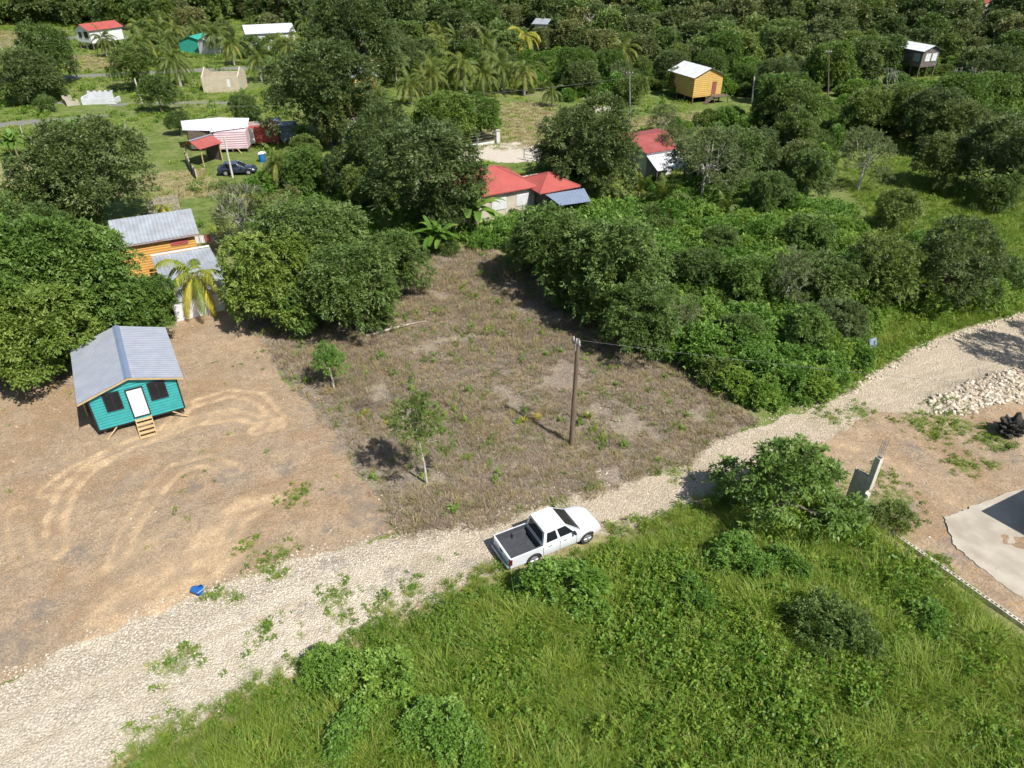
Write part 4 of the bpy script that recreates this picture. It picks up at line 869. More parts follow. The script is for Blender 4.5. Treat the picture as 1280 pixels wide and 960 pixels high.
# ------------------------------------------------------------------ unfinished block building
b = at(255, 116); rz = R(4); e = empty('unfinished_block_house', (b[0], b[1], 0), rz, 'roofless tan block house shell with pointed gable end walls', 'house')
m = MB(); W_ = 6.2; D_ = 5.2
m.box(0, 4.2, 0, .2, 0, 2.5); m.box(5.2, W_, 0, .2, 0, 2.5); m.box(4.2, 5.2, 0, .2, 0, .9); m.box(4.2, 5.2, 0, .2, 2.2, 2.5); m.box(.2, W_-.2, D_-.2, D_, 0, 2.5)
for x in (0, W_-.2): m.extr([(x, .203, 0), (x, D_, 0), (x, D_, 2.5), (x, D_/2, 3.7), (x, .203, 2.5)], (.2, 0, 0))
m.build('wall', M['blocktan'], e); MB().box(4.2, 4.7, .02, .06, .9, 2.2).build('window_board', M['whitep'], e)
for nm, lab, pa, pb, h in (('block_foundation', 'white block foundation walls standing in the far left field', (103, 131), (145, 130), 1.3), ('block_stack', 'low pale stack of blocks left of the white foundation walls', (84, 133), (100, 131), .9)):
    a = at(*pa); c = at(*pb); L = np.linalg.norm(c-a); e = empty(nm, tuple(a), math.atan2(c[1]-a[1], c[0]-a[0]), lab, 'foundation'); m = MB()
    m.box(0, L, 0, .25, -.1, h*.7); m.box(0, L*.75, 3.0, 3.25, -.1, h); m.box(0, .25, .253, 2.997, -.1, h*.85); m.box(L-.25, L, .253, 2.4, -.1, h*.6)
    for k in range(int(L/.9)): m.box(k*.9, k*.9+.4, 3.0, 3.25, h+.003, h+.2)
    m.build('walls', M['zinc_white'] if nm == 'block_foundation' else M['conc'], e)
# far roofs
a = at(308, 43, 3.4); c = at(368, 40, 3.4); rz = math.atan2(c[1]-a[1], c[0]-a[0]); L = np.linalg.norm((c-a)[:2]); e = empty('long_shed', (a[0], a[1], 0), rz, 'long low building with grey white sheet roof behind palms', 'building')
m = MB(); corr(m, (-.3, 6, 4.6), (L+.3, 6, 4.6), (L+.3, 0, 3.4), (-.3, 0, 3.4), .5, .03); corr(m, (-.3, 6, 4.6), (L+.3, 6, 4.6), (L+.3, 12, 3.4), (-.3, 12, 3.4), .5, .03); m.build('roof', M['zinc_white'], e); MB().box(0, L, .4, 11.6, 0, 3.3).build('wall', M['whitep'], e)
b = at(455, 121); e, wl, ro, zt = gable_house('yellow_cabin', 'yellow cabin with dark edged roof half hidden behind a big tree', 'house', (b[0]-1.5, b[1], 0), R(20), 4.0, 5, .3, 2.9, 3.8, (.3, .3, .3, .3), 'yellow', 'zinc_old', .35, False)
b = at(443, 68); e, wl, ro, zt = gable_house('blue_roof_cabin', 'far cabin with pale blue roof above the treetops', 'house', (b[0]-3, b[1], 0), R(10), 6, 5, 0.1, 3.4, 4.6, (.3, .3, .3, .3), 'whitep', 'blueroof', .5, False)
b = at(668, 62); e = empty('white_tower', (b[0], b[1], 0), R(-15), 'narrow white building with small grey roof beside the far orange palm', 'building'); MB().box(0, 2.2, 0, 2.5, 0, 5.2).build('wall', M['whitep'], e); MB().slab([(-.6, -.6, 5.3), (3.0, -.6, 5.3), (3.0, 3.4, 6.0), (-.6, 3.4, 6.0)], .1).build('roof', M['zinc_old'], e); window(e, .7, 1.5, 2.5, 3.6, -.01)
b = at(226, 66); e, wl, ro, zt = gable_house('green_tarp_shelter', 'shelter covered in green tarpaulin among the far palms', 'shelter', (b[0], b[1], 0), R(-10), 6, 5, .1, 2.4, 3.4, (.3, .3, .3, .3), 'tarp', 'tarp', .6, False)
b = at(250, 68); e, wl, ro, zt = gable_house('small_white_cabin', 'small white cabin right of the green tarpaulin shelter', 'house', (b[0], b[1], 0), R(-25), 3, 4, .1, 2.6, 3.4, (.2, .2, .2, .2), 'whitep', 'zinc_white', .5, False)
b = at(1225, 26); e, wl, ro, zt = gable_house('brick_red_cabin', 'tiny brick red roof showing in the far right wood', 'house', (b[0], b[1], 0), R(15), 4, 5, .1, 4.2, 5.2, (.3, .3, .3, .3), 'cream', 'redroof', .5, False)
b = at(760, 138); tag(MB().box(-2.2, 2.2, -1.5, 1.5, -.1, .25).build('concrete_pad', M['conc']), 'bare concrete pad in the grass near the thin grey pole', 'concrete pad').location = (b[0], b[1], 0)
b = at(150, 48); 
for k, (px_, py_) in enumerate(((150, 36), (160, 36), (170, 34))):
    b = at(px_, py_); tag(MB().hull8([(0, 0, 0), (3.2, 0, 0), (3.0, 2, 0), (0, 2, 0), (.3, .2, 1.4), (2.6, .3, 1.1), (2.5, 1.6, 1.3), (.4, 1.7, 1.2)]).build('rubble_heap', M['conc']), 'pale rubble heap in the far field behind the white stilt house', 'rubble heap', 'rubble heaps in the far field').location = (b[0], b[1], 0)
# ------------------------------------------------------------------ concrete slab and the building beyond the frame
sp_ = [at(*q) for q in ((1180, 648), (1214, 634), (1330, 590), (1460, 620), (1420, 790), (1300, 765), (1240, 722), (1192, 682))]
rs_ = random.Random(3); sp_ = [a*(1-f)+b*f+np.array([rs_.gauss(0, .035), rs_.gauss(0, .035), 0]) for a, b in zip(sp_, sp_[1:]+sp_[:1]) for f in np.arange(0, 1, .06)]; cz = sp_[0]; o = MB().slab([(p[0]-cz[0], p[1]-cz[1], .075) for p in sp_], .25).build('concrete_slab', M['conc']); tag(o, 'pale rough concrete slab at the right edge of the clearing', 'concrete slab'); o.location = (cz[0], cz[1], gz(cz[0]+2, cz[1])-.02)
# its eave casts the pointed shadow over the slab
tip = at(1229, 638, .15); eh = 3.0; off = SUN[:2]/SUN[2]*(eh-.15); k0 = tip[:2]+off; k1 = at(1330, 588, .15)[:2]+off; k2 = at(1345, 703, .15)[:2]+off
d1 = (k1-k0)/np.linalg.norm(k1-k0); d2 = (k2-k0)/np.linalg.norm(k2-k0)
e = empty('carport_house', (k0[0], k0[1], 0), 0, 'house roof just beyond the right edge that shades the slab', 'house'); A_ = np.zeros(2); B_ = d1*9; C_ = d1*9+d2*8; D_ = d2*8
MB().slab([(*q, eh) for q in (A_, B_, C_, D_)], .12).build('roof', M['zinc'], e); ins = lambda q: (q-(B_+D_)/2)*.86+(B_+D_)/2
w4 = [(B_+D_)/2+(q-(B_+D_)/2)*.55+(d1+d2)*1.2 for q in (A_, B_, C_, D_)]; w4 = w4 if np.cross(w4[1]-w4[0], w4[3]-w4[0]) > 0 else w4[::-1]
MB().hull8([(*q, -.1) for q in w4]+[(*q, eh-.13) for q in w4]).build('wall', M['cream'], e)
for q in (A_, B_, D_): q = ins(q); MB().box(q[0]-.08, q[0]+.08, q[1]-.08, q[1]+.08, -.2, eh-.125).build('post', M['conc'], e)

# ------------------------------------------------------------------ cinder block boundary wall with pier
p0 = at(1073, 640); p1 = at(1440, 900); dv = (p1-p0)[:2]; an = math.atan2(dv[1], dv[0]); L = 13.0; zg = gz(p0[0], p0[1])
e = empty('block_wall', (p0[0], p0[1], zg-.05), an, 'low cinder block wall with hollow cores, tall corner pier and bare rebar', 'wall')
m = MB(); bl = .4; n = int(L/bl); T = .18
m.box(0, L, -T/2, T/2, -.3, .10); zt_ = .34
m.box(0, L, -T/2, -T/2+.04, .1, zt_); m.box(0, L, T/2-.04, T/2, .1, zt_)
for i in range(n+1):
    for dx in (0, .2): m.box(i*bl+dx-(.045 if dx == 0 else .03), i*bl+dx+(.045 if dx == 0 else .03), -T/2+.04, T/2-.04, .1, zt_-.004)
m.build('low_course', M['block'], e)
def hollow(mb, x0, x1, y0, y1, z0, z1, t=.03):
    mb.box(x0, x1, y0, y1, z0, z1-.2); mb.box(x0, x1, y0, y0+t, z1-.2, z1); mb.box(x0, x1, y1-t, y1, z1-.2, z1)
    k = max(1, round((x1-x0)/.2))
    for i in range(k+1): c = x0+(x1-x0)*i/k; c = min(max(c, x0+.015), x1-.015); mb.box(c-.015, c+.015, y0+t, y1-t, z1-.2, z1-.004)
m = MB()
for r in range(11): m.box(-.86, -.11, -T/2+(.004 if r % 2 else 0), T/2-(.004 if r % 2 else 0), .012+r*.2-.012+.0, r*.2+.19)
m.box(-.85, -.12, -T/2+.012, T/2-.012, -.2, 2.2); hollow(m, -.86, -.11, -T/2, T/2, 2.2, 2.42); m.build('pier', M['block'], e)
m = MB(); m.box(-.10, .18, -.11, .17, -.2, 1.45); m.box(-.10, .05, -.11, .17, 1.452, 1.75); m.box(-.10, .18, -.11, .17, 1.752, 3.55); hollow(m, -.10, .18, -.11, .17, 3.552, 3.76, .035)
for r in range(18): m.box(-.103, .183, -.113, .173, r*.2+.003, r*.2+.185) if not 1.4 < r*.2 < 1.76 else None
m.build('corner_column', M['block'], e)
m = MB()
for i, (x, y) in enumerate(((-.04, -.05), (.12, -.05), (-.04, .11), (.12, .11))): m.tube([(x, y, 3.6), (x, y, 4.2), (x+.02*i, y-.01, 4.85+.04*i)], .012, 6)
for z in (3.95, 4.2, 4.45, 4.7): m.tube([(-.05, -.06, z), (.13, -.06, z), (.13, .12, z), (-.05, .12, z), (-.05, -.06, z)], .008, 4)
m.tube([(-.04, .11, 3.7), (-.25, .1, 3.95), (-.42, .1, 4.3), (-.3, .1, 4.6), (-.1, .1, 4.68)], .009, 5); m.tube([(-.04, -.05, 3.7), (-.2, -.05, 3.8), (-.3, -.05, 4.05)], .010, 5)
m.build('rebar', M['steel'], e)
# ------------------------------------------------------------------ poles and wires
def upole(px_, py_, h, r, mat, label, lean=(0, 0), arm=0, arz=0, name='utility_pole', light=False):
    p = gat(px_, py_); e = empty(name, tuple(p), arz, label, 'pole'); c, s = math.cos(-arz), math.sin(-arz); lx, ly = lean[0]*c-lean[1]*s, lean[0]*s+lean[1]*c
    MB().tube([(lx*(k/6)*h, ly*(k/6)*h, (-.6 if k == 0 else h*k/6)) for k in range(7)], [r*(1.15-.35*k/6) for k in range(7)], 12).build('shaft', M[mat], e, True)
    if arm:
        MB().box(lx*h-arm, lx*h+arm, ly*h-.14, ly*h-.04, h-.25, h-.14).build('crossarm', M['steel'] if mat == 'pole' else M['timber_old'], e)
        for x in (-arm+.08, 0, arm-.08): MB().tube([(lx*h+x, ly*h-.09, h-.14), (lx*h+x, ly*h-.09, h-.05), (lx*h+x, ly*h-.09, h+.06)], [.03, .05, .03], 8).build('insulator', M['porcelain'], e, True)
    return e, p
mp = gat(714, 556); sh = at(0, 725)-at(430, 580); an = math.atan2(sh[1], sh[0])
e, p = upole(714, 556, 7.15, .13, 'pole', 'tall dark wooden utility pole standing in the cleared lot', (0.005, 0), .34, an+math.pi/2)
MB().tube([(.0, -.13, 6.6), (.16, -.22, 6.6), (.16, -.22, 6.95)], .05, 8).build('bracket', M['steel'], e)
top = Vector((p[0]+.03, p[1], p[2]+7.1)); dl = Vector((math.cos(an), math.sin(an), 0)); pl = Vector((-dl.y, dl.x, 0))
def wire(a, b, sag, label, r=.0075, n=24, mat='cable2', name='overhead_wire'):
    b_ = Vector(b)-Vector(a); pts = [tuple(b_*(i/n)-Vector((0, 0, sag*4*(i/n)*(1-i/n)))) for i in range(n+1)]
    o = MB().tube(pts, r, 5, False).build(name, M[mat], None, True); o.location = a; return tag(o, label, 'wire')
wire(top-pl*.3, top-pl*.3+dl*48, .5, 'nearer overhead wire running left from the wooden pole across the dirt yard')
q_ = at(0, 665)-at(285, 590); an2 = math.atan2(q_[1], q_[0]); d2 = Vector((math.cos(an2), math.sin(an2), 0)); tgt = Vector((*at(0, 665)[:2], 0))+Vector((4.0*.97, -3.98*.97, 0)); tgt.z = 6.9; far = tgt+(tgt-(top+pl*.3)).normalized()*22; far.z = 7.0
wire(top+pl*.3, far, .4, 'farther overhead wire running left from the wooden pole towards the turquoise house')
r1 = at(1086, 547)+np.array([4.0, -3.98, 7.0]); r1 = Vector(r1); fr_ = top+(r1-top)*2.6; fr_.z = 7.2; wire(top, fr_, .9, 'overhead wire running right from the wooden pole past the block pier')
gp = gat(779, 528); wire(top-Vector((0, 0, .35)), Vector(gp), 0, 'guy wire overgrown by a creeper, anchored right of the wooden pole', .016, name='guy_wire')
for (bx, by, tx, ty, r, mt, lb) in ((178, 130, 168, 98, .16, 'polepale', 'short leaning white pole by the white foundation walls'), (68, 83, 57, 40, .16, 'polepale', 'tall thin pole in the far left field near the red roofed white house'), (460, 158, 457, 125, .13, 'polepale', 'pale pole beside the big dark tree left of the village road'),
        (788, 165, 787, 90, .12, 'steel', 'slim grey lamp pole near the straw coloured field'), (940, 130, 943, 96, .16, 'polepale', 'white post right of the yellow stilt house'), (1035, 123, 1036, 63, .14, 'pole', 'dark wooden pole rising from the wood below the grey stilt house'),
        (291, 222, 280, 171, .14, 'polepale', 'white pole standing before the parked dark blue car'), (157, 176, 156, 150, .06, 'polepale', 'thin pale fence post in the left meadow'), (208, 135, 203, 98, .08, 'pole', 'slim leaning pole left of the roofless block house'), (30, 174, 25, 158, .07, 'polepale', 'small white stake beside the banana clump at the left edge')):
    h = height_over(bx, by, tx, ty); P_ = at(bx, by); d = ray(tx, ty); t_ = P_[1]/d[1]; lx = (d[0]*t_-P_[0])/h
    e, p = upole(bx, by, h, r*.8, mt, lb, (lx, 0), .5 if by in (165, 123, 158) else 0, 0)
q0 = at(460, 158); q1 = at(208, 135); wire(Vector((q0[0], q0[1], 3.9)), Vector((*at(780, 165)[:2], 7.2)), .6, 'thin wire strung between the far poles over the trees', .02)
wire(Vector((q0[0], q0[1], 3.8)), Vector((*at(150, 175)[:2], 5.0)), .8, 'thin wire strung over the pink plank house', .02)

# ------------------------------------------------------------------ bucket, log, stump, sign, rubbish
p = gat(247, 742); e = empty('blue_tub', tuple(p+np.array([0, 0, .27])), 0, 'blue plastic tub lying tipped over at the road edge', 'tub'); e.rotation_euler = (R(80), R(8), R(75))
n = 20; m = MB(); 
for k, (r0, z0_, r1_, z1_) in enumerate(((.15, -.2, .22, .22), (.22, .22, .245, .22), (.205, .22, .14, -.18))):
    for j in range(n):
        a0 = 6.283*j/n; a1 = 6.283*(j+1)/n; m.quad((r0*math.cos(a0), r0*math.sin(a0), z0_), (r0*math.cos(a1), r0*math.sin(a1), z0_), (r1_*math.cos(a1), r1_*math.sin(a1), z1_), (r1_*math.cos(a0), r1_*math.sin(a0), z1_))
m.quad(*[(.15*math.cos(6.283*j/n), .15*math.sin(6.283*j/n), -.2) for j in range(n)][::-1]); m.build('tub', M['blue'], e, True); MB().tube([(.24*math.cos(a), .02+.24*math.sin(a)*.3, .24+.2*math.sin(a)) for a in np.linspace(0, math.pi, 9)], .01, 5).build('handle', M['whitep'], e)
a = gat(458, 421); c = gat(535, 403); o = MB().tube([tuple((c-a)*f+np.array([.12*math.sin(f*5), 0, .10+.12*math.sin(f*3)])) for f in np.linspace(0, 1, 9)], [.10, .10, .09, .085, .08, .07, .055, .045, .03], 9).build('fallen_log', M['deadwood'], None, True); o.location = a; tag(o, 'pale fallen tree trunk lying at the back of the cleared lot', 'log')
p = gat(1262, 540); e = empty('burnt_stump', tuple(p), .4, 'charred black uprooted stump near the right edge', 'stump'); bm = bmesh.new(); bmesh.ops.create_icosphere(bm, subdivisions=4, radius=1)
for v in bm.verts:
    n_ = v.co.normalized(); k_ = 1+.35*math.sin(n_.x*5+1)*math.cos(n_.y*6)+.16*math.sin(n_.z*13+n_.x*9)+.10*math.sin(n_.y*21+n_.x*17); v.co = Vector((n_.x*.75, n_.y*.55, max(-.2, n_.z*.6+.3)))*k_
me = bpy.data.meshes.new('stump'); bm.to_mesh(me); bm.free(); M['char'] = surf('charred_wood', (.02, .018, .016), (.05, .045, .04), 5, .8, bump=1, bs=14, dirt=(.14, .13, .12), dirt_amt=.4); link('stump', me, e, M['char'])
m = MB()
for k in range(6): a = k*1.13+.3*(k % 2); m.tube([(0, 0, .3), (.55*math.cos(a), .42*math.sin(a), .3+.12*(k % 3)), (.85*math.cos(a+.25), .65*math.sin(a+.3), .05+.16*(k % 4))], [.16, .10, .04], 7)
m.build('root', M['char'], e, True)
p = gat(1091, 440); e = empty('tilted_sign', tuple(p), R(20), 'pale blue grey sheet sign leaning in the verge by the road', 'sign'); MB().tube([(0, 0, -.2), (0, .1, .9)], .03, 6).build('post', M['steel'], e); MB().hull8([(-.3, .02, .35), (.3, .02, .35), (.3, .05, .35), (-.3, .05, .35), (-.45, .22, .95), (.15, .22, 1.05), (.15, .25, 1.05), (-.45, .25, .95)]).build('board', M['blueroof'], e)
# ------------------------------------------------------------------ vehicles
def carpaint(name, col):
    t = NT(name); p = t.pos(True); n = t.noise(p, 6, 4); c = t.mix(t.mth('MULTIPLY', t.rng(n, .45, .75), .25), col, tuple(x*.75+.03 for x in col))
    return t.done(t.bsdf(c, .32, 0, None, .5, **{'Coat Weight': .6, 'Coat Roughness': .08}))
M['white_car'] = carpaint('white_car_paint', (.63, .65, .67)); M['dark_car'] = carpaint('dark_blue_car_paint', (.02, .028, .05))
M['tyre'] = surf('tyre_rubber', (.025, .025, .025), (.04, .036, .032), 5, .85); M['rim'] = surf('alloy', (.50, .51, .53), (.42, .43, .45), 5, .35, .7)
M['liner'] = surf('bed_liner', (.05, .053, .06), (.065, .068, .075), 4, .6); M['under'] = surf('underbody', (.012, .012, .012), (.02, .018, .016), 4, .9)
M['red_lens'] = surf('red_lens', (.12, .01, .01), (.2, .01, .01), 4, .2, spec=.6); M['clear_lens'] = surf('clear_lens', (.6, .62, .65), (.5, .5, .52), 9, .1, spec=.7)
M['chrome'] = surf('grey_bumper', (.35, .36, .38), (.28, .29, .3), 4, .35, .5)
def patch(c, s0, s1, t0, t1, off):
    """c: four corners of a face (bl, br, tr, tl); a thin plate on it"""
    c = [np.array(q, float) for q in c]; f = lambda s, t: (c[0]*(1-s)+c[1]*s)*(1-t)+(c[3]*(1-s)+c[2]*s)*t
    P_ = [f(s0[0], t0), f(s1[0], t0), f(s1[1], t1), f(s0[1], t1)]; n_ = nrm(np.cross(P_[1]-P_[0], P_[3]-P_[0])); m = MB()
    m.hull8([p-n_*.01 for p in P_]+[p+n_*off for p in P_]); return m
def vehicle(name, label, loc, rz, paint, pickup=True):
    e = empty(name, loc, rz, label, 'pickup truck' if pickup else 'car'); WB = 3.0 if pickup else 2.6
    def arch(x, r=.44): return [(x+r*math.cos(a), .36+r*math.sin(a)*1.0) for a in np.linspace(math.pi-.15, .15, 9)]
    x_r = .50 if pickup else -.85
    top = [(x_r, 1.03), (1.4, 1.05), (2.40, 1.07), (2.9, 1.04), (3.45, .97), (3.78, .84), (3.90, .66), (3.88, .42)] if pickup else [(-.85, .9), (0, .93), (1.6, .93), (2.3, .90), (2.9, .84), (3.3, .72), (3.42, .55), (3.40, .38)]
    prof = [(x_r, .34)]+([] if pickup else [])
    bottom = ([(x_r, .34), (WB-.46, .34)]+arch(WB)+[(WB+.46, .36)]) if pickup else ([(x_r, .36)]+arch(0, .38)+[(.42, .32), (WB-.42, .32)]+arch(WB, .38)+[(WB+.40, .36)])
    ring = bottom+top[::-1]; hw = .90 if pickup else .84
    zt_x = [p[0] for p in top]; zt_z = [p[1] for p in top]; m = MB()
    x_f = top[-2][0]; st_ = sorted(set([x_r]+list(np.linspace(x_r, x_f, 40))+[x+s_*(rA*c_) for x in ((WB,) if pickup else (0, WB)) for s_ in (-1, 1) for rA in (.44 if pickup else .38,) for c_ in (1.0, 1.03, .97, .85, .6, .3)]))
    st_ = [x for x in st_ if x_r <= x <= x_f]; rows_ = []
    for x in st_:
        zt0 = float(np.interp(x, zt_x, zt_z)); fz_ = max(0, (x-(x_f-1.15))/1.15); h_ = hw*(1-.21*fz_**2.0); zb_ = .36
        for wx in ((WB,) if pickup else (0, WB)):
            d_ = abs(x-wx); rA = .44 if pickup else .38
            if d_ < rA: zb_ = max(zb_, .36+math.sqrt(rA*rA-d_*d_)*.98)
        zm = (zt0-zb_); fl = .02 if zb_ > .37 else 0
        cs = [(h_*.96 if zb_ < .37 else h_+.01, zb_), (h_+fl, zb_+zm*.25), (h_+fl*.6, zb_+zm*.55), (h_*.985, zb_+zm*.78), (h_*.955, zt0-.035), (h_*.91, zt0-.004), (h_*.60, zt0+.022), (0, zt0+.034)]
        rows_.append([(x, y, z) for y, z in cs]+[(x, -y, z) for y, z in cs[-2::-1]])
    x = x_f; k_ = len(rows_[0])
    rows_.append([(x+.07*(1-(abs(q[1])/hw)**2), q[1]*.93, .40+(q[2]-.40)*.86) for q in rows_[-1]]); rows_.append([(x+.10*(1-(abs(q[1])/hw)**2), q[1]*.90, .42+(q[2]-.40)*.60) for q in rows_[-2]])
    for r_ in rows_: m.v += r_
    for a_ in range(len(rows_)-1):
        for b_ in range(k_-1): q_ = a_*k_+b_; m.f.append((q_, q_+k_, q_+k_+1, q_+1))
    m.f.append(tuple(range(k_))); m.f.append(tuple((len(rows_)-1)*k_+i for i in reversed(range(k_))))
    bm = bmesh.new(); me = m.mesh('body', M[paint]); bm.from_mesh(me); bmesh.ops.recalc_face_normals(bm, faces=bm.faces); bmesh.ops.triangulate(bm, faces=[f for f in bm.faces if len(f.verts) > 4]); bm.to_mesh(me); bm.free()
    '''
    for yy in (-hw, hw):
        for x, z in ring:
            k = 1-.10*max(0, (x-2.3)/1.5)**2; k *= 1-.045*max(0, (z-.75)/.3); m.v.append((x, yy*k, z+(0)))
    n = len(ring); m.f.append(tuple(range(n))); m.f.append(tuple(n+i for i in reversed(range(n))))
    for i in range(n): j = (i+1) % n; m.f.append((i, n+i, n+j, j))
    bm = bmesh.new(); me = m.mesh('body', M[paint]); bm.from_mesh(me); bmesh.ops.recalc_face_normals(bm, faces=bm.faces)
    ed = [ed for ed in bm.edges if len(ed.link_faces) == 2 and abs(ed.verts[0].co.y-ed.verts[1].co.y) < .2 and ed.verts[0].co.z > .6 and ed.verts[1].co.z > .6 and abs(ed.verts[0].co.y) > .5]
    bmesh.ops.bevel(bm, geom=ed, offset=.075, segments=4, affect='EDGES', profile=.5, clamp_overlap=True); bmesh.ops.triangulate(bm, faces=[f for f in bm.faces if len(f.verts) > 4]); bm.to_mesh(me); bm.free()
    '''
    me.polygons.foreach_set('use_smooth', np.ones(len(me.polygons), bool)); me.set_sharp_from_angle(angle=R(40)); body = link('body', me, e)
    if pickup:
        b = MB(); bt = [(-1.27, .42)]+[(x, z) for x, z in arch(0)]+[(.50, .36), (.50, 1.03), (-1.25, 1.03)]
        bt = [(-1.27, .42), (-.48, .40)]+arch(0)+[(.46, .34), (.492, .34), (.492, 1.03), (-1.27, 1.03)]
        for s in (-1, 1): b.extr([(x, s*.90, z) for x, z in bt], (0, -s*.075, 0))
        b.box(-1.27, -1.20, -.823, .823, .50, 1.02); b.build('bed', M[paint], e, False, .012)
        ln = MB(); ln.box(-1.195, .485, -.82, .82, .55, .60)
        for k in range(13): y = -.72+k*.12; ln.box(-1.18, .42, y-.03, y+.03, .602, .635)
        ln.box(.43, .486, -.82, .82, .603, 1.035); ln.box(-1.195, .43, .765, .82, .603, 1.045); ln.box(-1.195, .43, -.82, -.765, .603, 1.045)
        for s in (-1, 1): ln.hull8([(-.42, s*.76, .603), (.42, s*.76, .603), (.42, s*.56, .603), (-.42, s*.56, .603), (-.34, s*.76, .84), (.34, s*.76, .84), (.34, s*.60, .84), (-.34, s*.60, .84)] if s < 0 else [(-.42, .56, .603), (.42, .56, .603), (.42, .76, .603), (-.42, .76, .603), (-.34, .60, .84), (.34, .60, .84), (.34, .76, .84), (-.34, .76, .84)])
        ln.build('bed_liner', M['liner'], e)
        tg = MB().box(-1.30, -1.273, -.78, .78, .56, 1.0).build('tailgate', M[paint], e, False, .008); MB().box(-1.32, -1.302, -.12, .12, .82, .90).build('handle', M['black'], tg)
        MB().box(-1.42, -1.275, -.84, .84, .40, .54).build('bumper', M['chrome'], e, False, .02)
        for s in (-1, 1): MB().box(-1.295, -1.17, s*.862-.045, s*.862+.045, .62, 1.0).build('tail_light', M['red_lens'], e, False, .008)
        gb = [(.50, -.84, 1.00), (2.66, -.82, 1.05), (2.66, .82, 1.05), (.50, .84, 1.00)]; gt = [(.64, -.69, 1.70), (1.74, -.67, 1.72), (1.74, .67, 1.72), (.64, .69, 1.70)]
        rib = [(y) for y in (-.42, -.14, .14, .42)]
    else:
        gb = [(-.6, -.78, .89), (2.25, -.76, .90), (2.25, .76, .90), (-.6, .78, .89)]; gt = [(-.1, -.60, 1.38), (1.35, -.60, 1.40), (1.35, .60, 1.40), (-.1, .60, 1.38)]; rib = []
        for s in (-1, 1): MB().box(-.90, -.84, s*.68-.1, s*.68+.1, .62, .8).build('tail_light', M['red_lens'], e)
    cab = MB().hull8(gb+gt)
    for y in rib: cab.hull8([(.80, y-.03, 1.69), (1.66, y-.03, 1.70), (1.66, y+.03, 1.70), (.80, y+.03, 1.69), (.84, y-.015, 1.713), (1.62, y-.015, 1.732), (1.62, y+.015, 1.732), (.84, y+.015, 1.713)])
    cab.build('cab', M[paint], e, True, .05 if not rib else .0)
    MB().slab([(gt[0][0]+.02, -.60, gt[0][2]+.006), (gt[1][0]-.02, -.58, gt[1][2]+.006), (gt[1][0]-.02, .58, gt[1][2]+.006), (gt[0][0]+.02, .60, gt[0][2]+.006)], .004).build('roof_panel', M[paint], e)
    for s in (-1, 1): MB().tube([(gt[0][0]+.03, s*(gt[0][1]*-1-.012), gt[0][2]+.004), (gt[1][0]-.02, s*(gt[1][1]*-1-.012), gt[1][2]+.004), (gb[1][0]-.05, s*(gb[1][1]*-1-.01), gb[1][2]+.03)], .013, 6).build('roof_gutter', M['chrome'], e)
    for nm, c, sets in (('side_window', (gb[0], gb[1], gt[1], gt[0]), (((.09, .12), (.40, .48), .14, .86), ((.47, .56), (.84, .93), .14, .86))), ('side_window', (gb[2], gb[3], gt[3], gt[2]), (((.16, .07), (.53, .44), .14, .86), ((.60, .52), (.91, .88), .14, .86))),
                       ('windscreen', (gb[1], gb[2], gt[2], gt[1]), (((.04, .06), (.96, .94), .04, .90),)), ('rear_window', (gb[3], gb[0], gt[0], gt[3]), (((.08, .10), (.92, .90), .18, .84),))):
        for s0, s1, t0, t1 in sets: patch(c, s0, s1, t0, t1, .012).build(nm, M['glassd'], e, False, .004)
    un = MB(); un.box(-1.1 if pickup else -.7, WB+.75, -.62, .62, .28, .54 if pickup else .6); un.box(-.55, .47 if pickup else .6, -.72, .72, .4, .545); un.box(WB-.5, WB+.5, -.74, .74, .4, .8); un.build('underbody', M['under'], e)
    for s in (-1, 1):
        fx = 3.68 if pickup else 3.2; fz = .80 if pickup else .66
        MB().hull8([(fx-.12, s*.66-.11, fz-.08), (fx+.15, s*.62-.11, fz-.10), (fx+.12, s*.62+.11, fz-.10), (fx-.14, s*.70+.10, fz-.08), (fx-.14, s*.66-.10, fz+.09), (fx+.06, s*.62-.10, fz+.05), (fx+.03, s*.62+.10, fz+.05), (fx-.16, s*.70+.08, fz+.09)]).build('headlight', M['clear_lens'], e, False, .01)
        mx = 2.18 if pickup else 1.9; mz = 1.20 if pickup else 1.0
        MB().hull8([(mx-.06, s*.97-.10, mz-.07), (mx+.07, s*.97-.10, mz-.07), (mx+.06, s*.97+.10, mz-.07), (mx-.06, s*.97+.10, mz-.07), (mx-.05, s*.97-.09, mz+.08), (mx+.06, s*.97-.09, mz+.08), (mx+.05, s*.97+.09, mz+.08), (mx-.05, s*.97+.09, mz+.08)]).build('wing_mirror', M['black'], e, False, .02)
        if pickup:
            for hx in (.78, 1.62): MB().box(hx, hx+.18, s*.893-.02, s*.893+.02, .88, .92).build('door_handle', M['chrome'], e, False, .006)
            for hx in (.505, 1.42, 2.36): MB().box(hx-.006, hx+.006, s*.9-.006 if s < 0 else .897, s*.9+.006 if s > 0 else -.897, .40, .98).build('door_gap', M['black'], e)
    MB().box(WB+.86 if pickup else 3.36, WB+.94 if pickup else 3.44, -.5, .5, .42 if pickup else .38, .62 if pickup else .5).build('grille', M['black'], e, False, .01)
    r = .37 if pickup else .32
